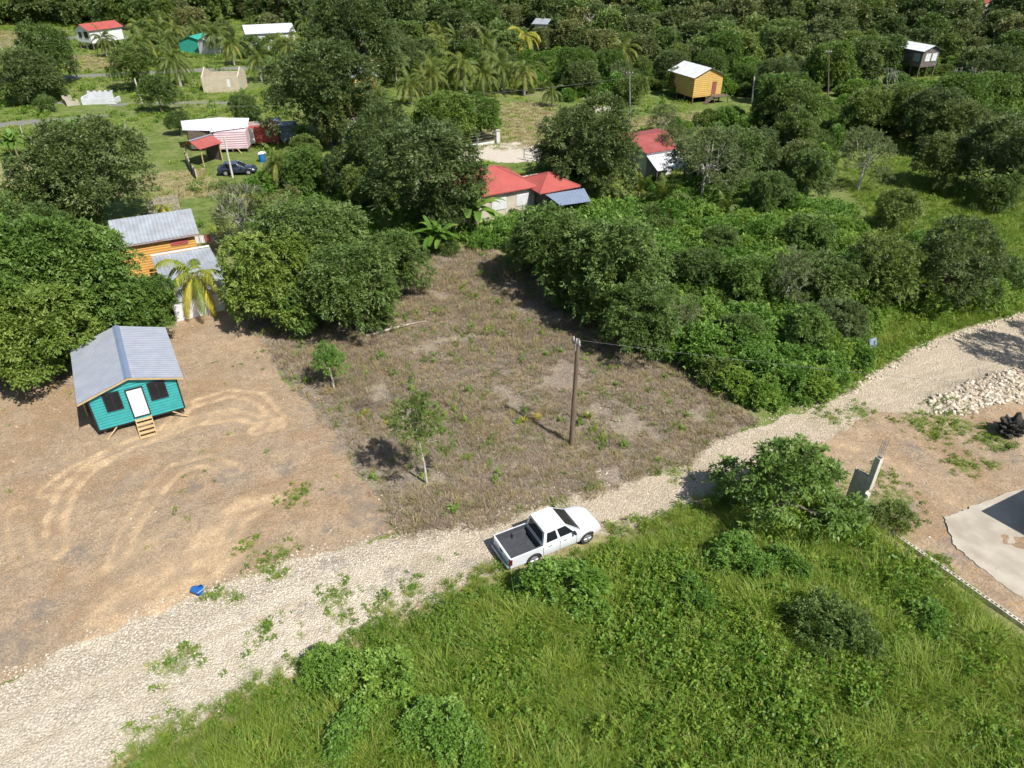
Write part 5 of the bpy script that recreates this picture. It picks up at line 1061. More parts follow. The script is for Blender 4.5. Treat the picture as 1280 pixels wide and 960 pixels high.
    for wx in (0, WB):
        for s in (-1, 1):
            c = s*(hw-.13); w_ = MB(); w_.tube([(wx, c-s*.11, r), (wx, c-s*.10, r), (wx, c+s*.09, r), (wx, c+s*.115, r)], [r*.9, r, r, r*.93], 28); wh = w_.build('wheel', M['tyre'], e, True)
            g = MB(); g.tube([(wx, c+s*.09, r), (wx, c+s*.122, r)], [r*.64, r*.60], 24)
            for k in range(6):
                a = k*math.pi/3; d_ = (math.cos(a), math.sin(a)); g.tube([(wx+d_[0]*r*.1, c+s*.122, r+d_[1]*r*.1), (wx+d_[0]*r*.56, c+s*.126, r+d_[1]*r*.56)], [.035, .028], 6)
            g.tube([(wx, c+s*.12, r), (wx, c+s*.14, r)], .055, 10); g.build('rim', M['rim'], wh, True)
    return e
rz = math.atan2(1.40, 2.64); tz = gz(2, 24.8)
vehicle('pickup_truck', 'white double cab pickup with black lined bed parked on the gravel road', (.635, 24.26, tz+.0), rz, 'white_car')
b = at(283, 221); vehicle('parked_car', 'dark blue car parked in the grass before the pink plank house', (b[0]-.2, b[1]+1.0, 0), R(8), 'dark_car', False)

# ------------------------------------------------------------------ particular trees
def sapling(name, seed, base, H, r, mat, label, lean, n=420, ll=.17, lw=.07, dens=.30, tr=.06, flat=.8, L=.32):
    rg = np.random.default_rng(seed); lb = []
    for i in range(9):
        f = i/8; a = i*2.399; rr = r*(.72-.45*f)*(.6+.5*rg.random()); lb.append((lean[0]*(.45+.55*f)+math.cos(a)*rr, lean[1]+math.sin(a)*rr, H*(.52+.40*f), r*.42*rg.uniform(.8, 1.15), r*.42, r*.30*flat*1.3))
    x, y, z = base; e = empty(name, (x, y, z), 0, label, 'tree'); link('crown', crown_mesh('crown', lb, n, rg, M[mat], L, 9, ll, lw, .25, gap=dens, gs=1.6, inner=.2), e)
    m = MB(); f = Vector((lean[0]*.4, 0, H*.45)); m.tube([(0, 0, -.2), (lean[0]*.15, .03, H*.25), tuple(f), (lean[0]*.8, lean[1], H*.75), (lean[0], lean[1], H*.93)], [tr*1.3, tr, tr*.8, tr*.5, tr*.2], 8)
    for l in lb: m.tube([tuple(f.lerp(Vector((lean[0]*.8, lean[1], H*.75)), rg.random()*.8)), l[:3]], [tr*.35, tr*.12], 5)
    link('trunk', m.mesh('trunk', M['bark_pale'], True), e); return e
sapling('young_tree', 41, gat(534, 605), 5.7, 1.45, 'leaf_mid', 'young feathery tree with slim pale trunk near the road in the cleared lot', (-.5, .1), 620, .15, .055, .36)
sapling('young_tree', 42, gat(418, 487), 3.3, .95, 'leaf_bush', 'small dense young tree at the left side of the cleared lot', (-.25, .1), 430, .15, .06, .28)
rg = np.random.default_rng(77); p = at(985, 606, 2.6); lb = [(math.cos(i*2.4)*(.35+.20*i)*1.0, math.sin(i*2.4)*(.3+.15*i), 4.4-.22*i+rg.uniform(-.3, .3), .72, .72, .42) for i in range(15)]
e = empty('spreading_tree', (p[0], p[1], gz(p[0], p[1])), 0, 'broad leafy tree at the roadside left of the block pier', 'tree'); link('crown', crown_mesh('crown', lb, 950, rg, M['leaf_bright'], .60, 9, .27, .11, .4, gap=.40, inner=.2), e); link('trunk', trunk_mb(lb, 4.5, .13, rg, .3).mesh('trunk', M['bark'], True), e)
# ------------------------------------------------------------------ trees one by one: key, crown centre, scale, label
T = [
 ('big0', 42, 345, 1.0, 'large bright leafed tree at the left edge above the turquoise house roof'),
 ('big1', 98, 343, .95, 'large bright leafed tree between the turquoise and orange plank houses'),
 ('big2', 175, 372, .58, 'bright leafed tree crown just behind the right roof edge of the turquoise house'),
 ('big1', 40, 412, .78, 'low hanging bright tree left of the turquoise house'),
 ('big0', -30, 400, .9, 'leafy tree cut by the left edge beside the dirt yard'),
 ('mid0', 5, 290, .85, 'mid green tree at the left edge beside the yellow leaved palm'),
 ('mid1', 60, 285, .7, 'mid green tree just below the big dark left tree'),
 ('big0', 100, 362, .62, 'bright low tree directly behind the turquoise house'),
 ('dark0', 105, 210, 1.15, 'big dark rounded tree in the left meadow above the orange plank house'),
 ('dark1', 75, 255, .62, 'dark lower crown at the foot of the big left meadow tree'),
 ('mid2', 72, 163, .38, 'small bushy tree above the big dark left meadow tree'),
 ('open0', 300, 262, .75, 'sparse olive tree with bare pale twigs right of the orange plank house'),
 ('big2', 335, 335, .85, 'bright dense tree at the top left corner of the cleared lot'),
 ('mid0', 395, 300, 1.05, 'large mid green tree between the orange plank house and the lot'),
 ('mid1', 440, 355, .85, 'broad low tree leaning over the back edge of the cleared lot'),
 ('big1', 385, 372, .52, 'low bright tree shading the top left corner of the lot'),
 ('mid2', 468, 385, .38, 'low drooping bough like tree beside the fallen trunk'),
 ('mid0', 490, 320, .72, 'mid green tree left of the banana plants'),
 ('open1', 350, 262, .62, 'olive green tree above the lot behind the sparse bare one'),
 ('dark0', 528, 205, 1.2, 'massive dark tree left of the red hip roof'),
 ('dark2', 478, 185, .95, 'dark spreading tree at the left of the massive dark one'),
 ('dark1', 558, 255, .58, 'dark tree touching the left corner of the red hip roof'),
 ('dark2', 430, 215, .5, 'small dark tree right of the parked car yard'),
 ('mid0', 452, 232, .55, 'mid green tree below the dark spreading tree'),
 ('big0', 555, 143, .9, 'bright round tree standing before the white gate pillar'),
 ('big2', 598, 138, .75, 'bright tree at the left edge of the straw field'),
 ('dark1', 400, 100, 1.5, 'tall dark spreading tree behind the pink plank house'),
 ('dark0', 418, 135, .9, 'dark tree beside the wire mesh fence'),
 ('mid1', 380, 180, .5, 'leafy tree right of the red plank house'),
 ('big1', 382, 205, .62, 'bright leafy tree right of the yard with the blue barrel'),
 ('dark2', 738, 172, 1.15, 'big dark drooping tree between the two red roofs'),
 ('dark1', 700, 190, .5, 'dark tree behind the red hip roof annex'),
 ('mid2', 700, 300, .95, 'dense tree at the back right corner of the cleared lot'),
 ('mid0', 765, 325, 1.05, 'wide tree overhanging the right side of the lot'),
 ('mid1', 660, 305, .5, 'low tree at the far corner of the cleared lot'),
 ('mid1', 800, 385, .7, 'mid green tree beside the lot boundary above the pole'),
 ('scrub0', 735, 365, 1.0, 'scrubby tree behind the top of the wooden pole'),
 ('open2', 885, 195, 1.0, 'tree with tall bare forked pale trunk right of the patched lean-to'),
 ('open0', 830, 145, .6, 'light tree between the second red roof and the yellow house'),
 ('mid0', 1108, 335, .74, 'mid green tree in the green clearing joining the thicket'),
 ('dark2', 1195, 328, .74, 'dark spreading tree near the right edge above the road'),
 ('mid1', 1122, 258, .52, 'leafy tree beside the bright grass clearing'),
 ('dark2', 1262, 185, 1.0, 'big dark tree at the right edge above the grass clearing'),
 ('dark0', 1200, 150, .85, 'dark tree left of the big right edge tree'),
 ('mid0', 1012, 210, .7, 'mid green tree above the dense thicket'),
 ('mid2', 965, 238, .65, 'mid green bushy tree behind the dense thicket'),
 ('big2', 1010, 295, .5, 'bright tree within the dense thicket'),
 ('dark1', 1182, 192, .72, 'dark tree at the top left of the bright grass clearing'),
 ('mid0', 1250, 238, .5, 'small mid green tree at the right edge below the big dark one'),
 ('mid2', 872, 335, .55, 'mid green tree rising from the left of the thicket'), ('big1', 938, 345, .55, 'bright tree rising from the middle of the thicket'), ('open0', 990, 345, .6, 'olive tree rising from the middle right of the thicket'), ('mid1', 1040, 345, .62, 'mid green tree at the right end of the thicket'),
 ('open2', 850, 395, .42, 'low olive crown in the thicket above the lot corner'), ('big0', 1010, 410, .42, 'low bright crown near the thicket end by the road'), ('dark1', 1048, 395, .45, 'low dark crown at the thicket end by the tilted sign'), ('mid0', 925, 415, .4, 'low mid green crown in the lower thicket'),
 ('open1', 1085, 190, .8, 'pale trunked open tree right of the dark wooden pole'),
 ('mid1', 900, 300, .45, 'small mid green tree at the left of the thicket'),
 ('big2', 722, 78, .9, 'round olive tree in the gap behind the straw field'),
 ('mid2', 790, 108, .6, 'dark round tree left of the yellow stilt house'),
 ('mid0', 60, 62, 1.2, 'wide leafy tree in the far left field'),
 ('dark1', 30, 85, 1.0, 'dark leafy tree with leaning pale trunks at the far left'),
 ('mid1', 195, 112, .7, 'round bush like tree by the short leaning white pole'),
 ('mid2', 165, 75, 1.0, 'dark leaning tree left of the far palms'),
 ('mid0', 305, 132, .55, 'low feathery tree below the roofless block house'),
 ('mid1', 222, 150, .42, 'small tree at the left corner of the pink plank house roof'),
 ('dark0', 445, 35, 1.7, 'very large dark tree above the blue roof cabin'),
 ('mid2', 15, 205, .3, 'small green shrub like tree near the left edge track'),
]
for k, x, y, s, lb_ in T: plant_px(k, x, y, s, lb_)
for k_, (sx_, sy_) in enumerate(((1262, 440), (1330, 425))): c_ = at(sx_, sy_)[:2]+SUN[:2]/SUN[2]*8.5; plant('open%d' % (k_+1), c_[0], c_[1], .85, ('tall thin crowned tree just outside the right edge shading the gravel road', 'second tall tree outside the right edge beyond the gravel road')[k_], sz=1.35)
PAL = [('palmy', 245, 348, 1.15, 'yellow leaved coconut palm in front of the orange plank house'), ('palmy', 22, 258, .95, 'yellow leaved palm at the left edge'), ('palmy', 310, 245, .6, 'small yellowing palm half hidden right of the orange plank house'), ('palmy', 205, 262, .5, 'small yellowing palm left of the paling fence'),
 ('palm1', 348, 208, .8, 'green and yellow palm right of the parked car'), ('palm3', 440, 195, 1.0, 'pale palm before the dark spreading tree'), ('palm3', 755, 215, 1.25, 'upright pale palm right of the blue-grey awning'), ('palm3', 830, 245, 1.0, 'low green palm below the patched lean-to'), ('palm3', 800, 232, .8, 'low palm between the upright palm and the lean-to'), ('palm3', 905, 262, .8, 'low palm beside the forked bare trunk'),
 ('palm0', 130, 52, .95, 'palm right of the far white stilt house'), ('palm1', 178, 38, 1.2, 'tall yellowing palm left of the far palm grove'), ('palm2', 218, 82, 1.1, 'dark drooping palm left of the roofless block house'), ('palm0', 975, 92, 1.2, 'dark drooping palm between the white post and the dark wooden pole'),
 ('palm2', 325, 80, .95, 'palm right of the roofless block house'), ('palm1', 350, 95, .95, 'second palm right of the roofless block house'), ('palm0', 365, 62, 1.1, 'palm below the long low building'), ('palm1', 290, 60, 1.0, 'palm in front of the long low building'), ('palm2', 245, 40, 1.0, 'palm above the green tarpaulin shelter'), ('palm0', 270, 48, 1.1, 'tall palm left of the long low building'),
 ('palm0', 470, 118, .8, 'palm right of the yellow cabin'), ('palm1', 512, 108, .9, 'palm in the grove left of the straw field, first from the left'), ('palm2', 540, 100, .9, 'palm in the middle of the grove above the bright round tree'), ('palm0', 562, 85, 1.0, 'taller palm rising behind the grove above the bright round tree'), ('palm0', 605, 97, .95, 'palm at the left back corner of the straw field'), ('palm2', 628, 92, 1.0, 'palm second from the right behind the straw field'), ('palm1', 655, 95, .95, 'rightmost palm behind the straw field'),
 ('palmy', 655, 45, 1.6, 'orange leaved palm beside the narrow white building'), ('palm0', 570, 52, 1.0, 'palm in the far grove above the straw field'), ('palm2', 605, 58, 1.0, 'palm in the far grove left of the orange leaved palm'), ('palm1', 490, 22, 1.2, 'yellowing palm high at the top middle of the photo'), ('palm2', 460, 50, 1.0, 'palm right of the blue roof cabin'), ('palm2', 420, 150, .7, 'palm beside the pale pole'), ('palm0', 690, 118, .6, 'small palm at the right of the straw field')]
for k, x, y, s, lb_ in PAL: plant_px(k, x, y, s, lb_)
for k, x, y, s, lb_ in (('banana0', 596, 258, 1.35, 'banana plants with upright leaves before the cream wall of the red roofed house'), ('banana1', 545, 290, .95, 'yellow green banana plants at the back of the cleared lot'), ('banana0', 15, 176, 1.0, 'banana clump at the left edge of the meadow'), ('banana1', 95, 158, 1.0, 'banana clump above the big dark left meadow tree'), ('banana1', 378, 165, .9, 'banana clump right of the red plank house'), ('banana0', 1010, 88, 1.3, 'banana plants with yellow leaves below the grey stilt house')):
    plant_px(k, x, y, s, lb_)
# foreground shrubs
SH = [('bush0', 708, 726, .74, 'bright green shrub in front of the pickup'), ('bush1', 470, 850, .62, 'tall leafy shrub among the grass at the lower left'), ('bush2', 545, 905, .55, 'leafy shrub right of the lower left one'), ('bush0', 440, 905, .5, 'leafy shrub at the bottom edge of the grass'), ('bush2', 410, 830, .45, 'leafy shrub at the gravel road edge near the bottom'), ('scrub1', 1122, 640, .48, 'dark rounded shrub behind the low block wall'),
      ('scrub1', 1045, 778, .74, 'leafy shrub in the grass below the low block wall'), ('bush2', 930, 690, .6, 'shrub under the spreading roadside tree'), ('bush0', 985, 700, .45, 'small shrub right below the spreading roadside tree'), ('bush0', 590, 940, .45, 'leafy shrub cut by the bottom edge'), ('bush1', 1160, 770, .4, 'small weedy shrub close to the low block wall'), ('bush2', 870, 740, .4, 'low weedy bush in the middle of the tall grass'),
      ('scrub0', 630, 285, .45, 'low shrub before the cream wall of the red roofed house'), ('bush2', 600, 300, .45, 'shrub at the topmost corner of the cleared lot'), ('scrub2', 560, 305, .5, 'dark shrub under the banana plants'), ('scrub1', 640, 262, .35, 'small conical shrub by the cream wall'), ('bush0', 725, 262, .55, 'shrub below the blue-grey awning'), ('scrub1', 45, 107, .8, 'shrub in the far left meadow by the track'), ('scrub2', 68, 112, .9, 'dark shrub in the far left meadow'), ('scrub2', 314, 54, 1.5, 'shrub hiding the left of the long low building'), ('scrub0', 345, 52, 1.5, 'shrub hiding the right wall of the long low building'), ('bush1', 330, 226, .7, 'shrub in front of the parked dark blue car'), ('scrub0', 25, 118, .9, 'low spreading shrub in the far left meadow'), ('scrub1', 55, 127, .8, 'shrub left of the white foundation walls')]
SH += [('bush1', 1160, 372, .7, 'shrub below the two trees of the green clearing'), ('bush2', 1235, 365, .75, 'shrub near the right edge above the gravel road'), ('scrub0', 1262, 335, .8, 'shrub at the right edge beside the dark spreading tree'), ('bush0', 1100, 385, .6, 'shrub in the verge above the tilted sign'), ('bush2', 1150, 300, .6, 'shrub above the two trees of the green clearing')]
for k, x, y, s, lb_ in SH: plant_px(k, x, y, s, lb_)

def inpoly(x, y, P): return sdf(np.array([x]), np.array([y]), P)[0] > 0
THICK = wpoly([(700, 365), (790, 300), (830, 262), (960, 262), (1060, 300), (1075, 400), (1090, 440), (1040, 478), (990, 505), (935, 508), (880, 468), (800, 425)])
def fill(P, sp, key, gen, avoid=1.0, tries=4000, kmax=400, seed=1, prot=None):
    rg = random.Random(seed); x0, y0 = P.min(0); x1, y1 = P.max(0); out = []; cand = [(rg.uniform(x0, x1), rg.uniform(y0, y1)) for _ in range(tries)]
    C_ = np.array(cand); ok = sdf(C_[:, 0], C_[:, 1], P) > 0; C_ = C_[ok]; R_ = [(a, b, c) for a, b, c in REG]; RA = np.array(R_) if R_ else np.zeros((0, 3))
    for x, y in C_:
        if len(RA) and (np.hypot(RA[:, 0]-x, RA[:, 1]-y) < sp*.5*avoid+RA[:, 2]*.45*avoid).any(): continue
        if out and min((x-a)**2+(y-b)**2 for a, b in out) < sp*sp: continue
        if prot and hides(x, y, prot): continue
        out.append((x, y))
        if len(out) >= kmax: break
    for i, (x, y) in enumerate(out): gen(i, x, y, rg)
    return out
def g_thick(i, x, y, rg):
    k = ('bush%d' if rg.random() < .8 else 'scrub%d') % rg.randrange(3)
    plant(k, x, y, rg.uniform(.45, .85), 'leafy green bush crowded into the thicket right of the cleared lot', group='bushes of the thicket')
fill(THICK, 1.8, None, g_thick, .4, 9000, 215, 3)
# protected views: (x0,y0,x1,y1,distance)
PROT = [(812, 72, 915, 128, 118), (1105, 48, 1185, 92, 136), (98, 30, 142, 66, 160), (240, 84, 305, 120, 128), (222, 140, 362, 232, 80), (605, 188, 745, 268, 66), (785, 160, 862, 215, 76), (76, 116, 150, 135, 118), (585, 130, 690, 200, 95), (305, 28, 368, 46, 172), (452, 92, 474, 124, 118), (430, 50, 458, 64, 160), (660, 33, 685, 62, 160), (222, 48, 258, 66, 160), (775, 88, 792, 165, 100), (1028, 60, 1042, 122, 122), (935, 96, 946, 130, 118), (52, 38, 70, 84, 150), (1220, 10, 1235, 24, 230), (162, 96, 182, 132, 118), (0, 36, 24, 60, 150)]
def hides(x, y, prot, r=3.6, h=7.5):
    px0, py0 = proj(np.array([x-r, y, h])); px1, py1 = proj(np.array([x+r, y, 0.5]))
    for a, b, c, d, dist in PROT:
        if y < dist+6 and px1 > a and px0 < c and py1 > b and py0 < d: return True
        if abs(y-dist) < 9 and px1 > a-4 and px0 < c+4 and py0 < d and py1 > b and y < dist+12: return True
    return False
REGION = {'the wood right of the yellow stilt house': [(905, 262), (905, 130), (915, 62), (1600, 62), (1700, 235), (1400, 232), (1310, 212), (1200, 198), (1130, 174), (1040, 195), (1000, 250)],
          'the belt left of the yellow stilt house': [(700, 128), (790, 128), (905, 130), (905, 62), (690, 62), (690, 100)],
          'the grove above the massive dark tree': [(395, 128), (400, 60), (690, 60), (690, 118), (570, 120), (440, 122)],
          'the grove behind the roofless block house': [(175, 84), (200, 50), (400, 50), (400, 120), (310, 112), (300, 82)],
          'the trees behind the second red roof': [(690, 215), (780, 160), (900, 150), (905, 262), (840, 262), (760, 240)]}
def mk(label, palms=.0):
    def g(i, x, y, rg):
        if rg.random() < palms: plant('palm%d' % rg.randrange(3), x, y, rg.uniform(.75, 1.1), 'coconut palm standing in '+label, group='palms in '+label); return
        d = math.hypot(x, y)
        if d > 150: k = 'far%d' % rg.randrange(4)
        else: k = rg.choice(('mid', 'mid', 'dark', 'open', 'big', 'bush'))+'%d' % rg.randrange(3)
        s = rg.uniform(.5, .95)*(1.3 if k[:4] == 'bush' else 1)
        kind = {'mid': 'mid green round tree in ', 'dar': 'dark green tree in ', 'ope': 'thin crowned olive tree in ', 'big': 'bright green tree in ', 'bus': 'bright low bush in ', 'far': 'distant rounded tree in '}[k[:3]]
        plant(k, x, y, s, kind+label, group=kind+label)
    return g
for j, (lb_, pp) in enumerate(REGION.items()):
    fill(wpoly(pp), (4.9, 5.6, 6.2, 7.0, 5.0)[j], None, mk(lb_, (0, .08, .3, .5, .1)[j]), .8, 6000, (150, 50, 50, 45, 30)[j], 20+j, True)
# the far wood: individuals up to about 230 m, one mass beyond
TOP = wpoly([(-250, 34), (0, 34), (60, 30), (200, 40), (300, 24), (400, 52), (690, 58), (905, 60), (1600, 60), (1700, 8), (-350, 8)])
def gtop(i, x, y, rg):
    k = 'far%d' % rg.randrange(4); plant(k, x, y, rg.uniform(.7, 1.2), 'rounded tree of the far wood along the top of the photo', group='trees of the far wood')
TOPW = wpoly([(-900, 34), (0, 34), (60, 30), (200, 40), (300, 24), (400, 52), (690, 58), (905, 60), (2200, 60), (2200, -45), (-900, -45)])
far = fill(TOP, 6.0, None, gtop, .8, 9000, max(20, 298-sum(1 for o in COL.objects if o.name.startswith('broadleaf_tree'))), 40, True)
FW = TOPW
rg = np.random.default_rng(5); P_ = []
for gx in np.arange(-600, 620, 6.6):
    for gy in np.arange(150, 620, 6.6): P_.append((gx+rg.uniform(-3, 3), gy+rg.uniform(-3, 3)))
P_ = np.array(P_); P_ = P_[(sdf(P_[:, 0], P_[:, 1], FW) > 0)]
fr2 = np.array(far) if len(far) else np.zeros((1, 2)); keep = np.array([np.hypot(fr2[:, 0]-a, fr2[:, 1]-b).min() > 5 for a, b in P_]); P_ = P_[keep]
P_ = P_[np.array([not (b < 300 and hides(a, b, True)) for a, b in P_])]; fld = fbm(P_[:, 0], P_[:, 1], .012, 9, 2); P_ = P_[(fld > .30) | (P_[:, 1] > 330)]
scatter('far_woodland', np.stack([P_[:, 0], P_[:, 1], np.zeros(len(P_))], 1), rg.uniform(0, 6.28, len(P_)), rg.uniform(.8, 1.35, len(P_)), [PROTO['far%d' % i][0] for i in range(4)], rg.integers(0, 4, len(P_)), 'continuous distant wood filling the horizon', 'woodland')

# low growth between the trees of the woods
WB_ = []
for nm_, pp in REGION.items():
    if 'grove behind' in nm_: continue
    x, y = [], []
    P0 = wpoly(pp); x0, y0 = P0.min(0); x1, y1 = P0.max(0); rg = np.random.default_rng(len(nm_)); n = int((x1-x0)*(y1-y0)/7); x = rg.uniform(x0, x1, n); y = rg.uniform(y0, y1, n); k = sdf(x, y, P0) > 0
    for a, b in zip(x[k], y[k]):
        if not hides(a, b, True, 1.5, 2.0) and fbm(np.array([a]), np.array([b]), .06, 81)[0] > .40: WB_.append((a, b))
WB_ = np.array(WB_); n = len(WB_)
scatter('wood_scrub', np.stack([WB_[:, 0], WB_[:, 1], ground_z(WB_[:, 0], WB_[:, 1])], 1), rg.uniform(0, 6.28, n), rg.uniform(.4, .85, n), [PROTO[k][0] for k in ('bush0', 'scrub0', 'bush1', 'scrub1')], rg.integers(0, 4, n), 'low scrub growing between the trees of the woods', 'scrub')
# ------------------------------------------------------------------ ground cover (uncountable)
def grid_pts(P, sp, seed, y_max=None, cond=None):
    rg = np.random.default_rng(seed); x0, y0 = P.min(0); x1, y1 = P.max(0); gx, gy = np.meshgrid(np.arange(x0, x1, sp), np.arange(y0, y1, sp)); x = gx.ravel()+rg.uniform(-.5, .5, gx.size)*sp; y = gy.ravel()+rg.uniform(-.5, .5, gx.size)*sp
    k = sdf(x, y, P)+(fbm(x, y, .6, 3)-.5)*1.2 > 0
    px_, py_ = proj(np.stack([x, y, 0*x], 1)); k &= (px_ > -120) & (px_ < 1400) & (py_ < 1060) & (y > 8)
    x, y = x[k], y[k]; return x, y
def clump(name, seed, n, h, w, spread, mat, curve=.5, seg=3, hv=.35):
    rg = np.random.default_rng(seed); a = rg.uniform(0, 6.283, n); r = spread*np.sqrt(rg.random(n)); bx, by = np.cos(a)*r, np.sin(a)*r; H_ = h*rg.uniform(1-hv, 1+hv, n); da = a+rg.normal(0, .8, n); d = np.stack([np.cos(da), np.sin(da)], 1); sd = np.stack([-d[:, 1], d[:, 0]], 1); cv = curve*rg.uniform(.3, 1.4, n)
    rows = []
    for j in range(seg+1):
        f = j/seg; wd = w*(1-f)**.7*(.8+.4*rg.random(n)) if j < seg else 0*cv+.001; px_ = bx+d[:, 0]*H_*cv*f**1.8; py_ = by+d[:, 1]*H_*cv*f**1.8; pz = H_*(f-.42*cv*f**2.6); c = np.stack([px_, py_, pz], 1); o = np.stack([sd[:, 0]*wd/2, sd[:, 1]*wd/2, 0*wd], 1); rows.append((c-o, c+o))
    V = []
    for j in range(seg): V.append(np.stack([rows[j][0], rows[j][1], rows[j+1][1], rows[j+1][0]], 1))
    V = np.stack(V, 1).reshape(-1, 3); tt = np.clip(rg.normal(.5, .22, n), 0, 1); T_ = np.repeat(tt, seg*4)
    return np_mesh(name, V, np.arange(len(V)).reshape(-1, 4), 4, [M[mat]], {'tint': ('FLOAT', T_)})
def weedm(name, seed, n, r, h, mat, ll=.14, lw=.08, L=.3):
    rg = np.random.default_rng(seed); P = np.stack([rg.normal(0, r*.45, n), rg.normal(0, r*.45, n), rg.uniform(.05, h, n)], 1); D = nrm(np.stack([P[:, 0], P[:, 1], .5*r+rg.uniform(0, .5, n)], 1)+rg.normal(0, .3, (n, 3)))
    V, F, T_ = leaves(P, D, L*rg.uniform(.7, 1.2, n), 7, ll, lw, .25, rg, np.clip(rg.normal(.5, .2, n), 0, 1)); return np_mesh(name, V, F, 4, [M[mat]], {'tint': ('FLOAT', T_)})
GRASS = [clump('tall_grass_clump', 500+i, 64, (.78, .95, .65, 1.02, .52)[i], .026, .30, 'grass_blade', .75) for i in range(5)]
WEED = [weedm('weed_clump', 520+i, 26, .45, (.5, .8, .65, .4)[i], 'weed') for i in range(4)]
KIND = GRASS+WEED
x, y = grid_pts(FG, .27, 1); rg = np.random.default_rng(2); n_ = len(x)
edge_ = linedist(x, y, FG[:11]); wn = fbm(x, y, .35, 51); vn = fbm(x, y, .9, 52)
ix = np.where((wn > .56) & (rg.random(n_) < .75) | (rg.random(n_) < .16), rg.integers(5, 9, n_), rg.integers(0, 5, n_)); hs = np.clip(.30+edge_*.22, .25, 1.0)*(.65+.75*vn)*rg.uniform(.75, 1.25, n_); kp = rg.random(n_) < np.clip(.45+edge_*.5, .3, 1); kp &= vn > .27; kp &= ~((linedist(x, y, np.array([[-.6, 23.3], [4.2, 25.8]])) < 1.0)); kp &= linedist(x, y, np.array([at(1073, 640)[:2], at(1440, 900)[:2]])) > .75+.8*fbm(x, y, .8, 55)
scatter('tall_grass', np.stack([x, y, ground_z(x, y)-.02], 1)[kp], rg.uniform(0, 6.28, n_)[kp], hs[kp], KIND, ix[kp], 'tall green tropical grass and weeds filling the lower right foreground', 'grass', rg.normal(0, .10, (n_, 2))[kp])
px2, py2 = grid_pts(FG+np.array([0, .0]), .2, 14); n2_ = 0
gx_ = []; lw_ = FG[:11]
for a, b in zip(lw_[:-1], lw_[1:]):
    L = np.linalg.norm(b-a)
    for _ in range(int(L*16)): q = a+(b-a)*rg.random(); gx_.append(q+rg.normal(0, .38, 2))
gx_ = np.array(gx_); k = linedist(gx_[:, 0], gx_[:, 1], np.array([[.2, 23.9], [3.9, 25.7]])) > .95; gx_ = gx_[k]; n2_ = len(gx_)
scatter('verge_tufts', np.stack([gx_[:, 0], gx_[:, 1], ground_z(gx_[:, 0], gx_[:, 1])-.01], 1), rg.uniform(0, 6.28, n2_), rg.uniform(.25, .6, n2_), KIND+[clump('straw_tuft', 615, 34, .6, .026, .3, 'sere_blade', .9, 3)], rg.choice(10, n2_, p=[.1, .1, .1, .1, .1, .08, .08, .08, .06, .2]), 'short tufts and straw along the lower edge of the gravel road', 'grass')
# green clearing and verge right of the thicket
FIELDV = wpoly([(1040, 215), (1130, 195), (1200, 225), (1400, 240), (1500, 380), (1290, 388), (1200, 412), (1135, 437), (1070, 480), (1010, 506), (980, 490), (1060, 330), (1085, 270)])
x, y = grid_pts(FIELDV, .45, 3); n_ = len(x); z_ = ground_z(x, y)
near_ = np.clip(1.25-(y-40)/60, .5, 1.0); ix = np.where(rg.random(n_) < .35, rg.integers(5, 9, n_), rg.integers(0, 5, n_))
scatter('meadow_grass', np.stack([x, y, z_-.02], 1), rg.uniform(0, 6.28, n_), near_*rg.uniform(.6, 1.15, n_), KIND, ix, 'rough bright grass and weeds of the clearing above the gravel road on the right', 'grass', rg.normal(0, .12, (n_, 2)))
# undergrowth below the thicket and trees
UND = wpoly([(560, 300), (600, 285), (700, 260), (900, 250), (1070, 260), (1090, 440), (1000, 512), (935, 512), (860, 462), (760, 400), (640, 318)])
x, y = grid_pts(UND, .62, 5); n_ = len(x); UW = [weedm('undergrowth_clump', 540+i, 46, .62, (.9, 1.3, .7, 1.1)[i], 'leaf_bush', .20, .11, .4) for i in range(4)]
ed2 = sdf(x, y, UND); scatter('undergrowth', np.stack([x, y, ground_z(x, y)-.02], 1), rg.uniform(0, 6.28, n_), rg.uniform(.7, 1.2, n_)*np.clip(.6+ed2*.2, .6, 1.15), UW, rg.integers(0, 4, n_), 'tangled leafy undergrowth beneath the thicket bushes', 'undergrowth')
U2 = wpoly([(-160, 470), (-60, 250), (60, 235), (180, 240), (300, 235), (420, 215), (600, 215), (600, 300), (530, 320), (440, 375), (300, 372), (205, 400), (90, 450)])
x, y = grid_pts(U2, .95, 6); k = (rg.random(len(x)) < .8); hp = proj(np.stack([x, y, 0*x], 1)); k &= ~((hp[0] > 125) & (hp[0] < 300) & (hp[1] > 240) & (hp[1] < 385)); x, y = x[k], y[k]; n_ = len(x)
scatter('tree_undergrowth', np.stack([x, y, ground_z(x, y)-.02], 1), rg.uniform(0, 6.28, n_), rg.uniform(.5, 1.0, n_), UW, rg.integers(0, 4, n_), 'weeds and saplings under the trees behind the lot and the dirt yard', 'undergrowth')
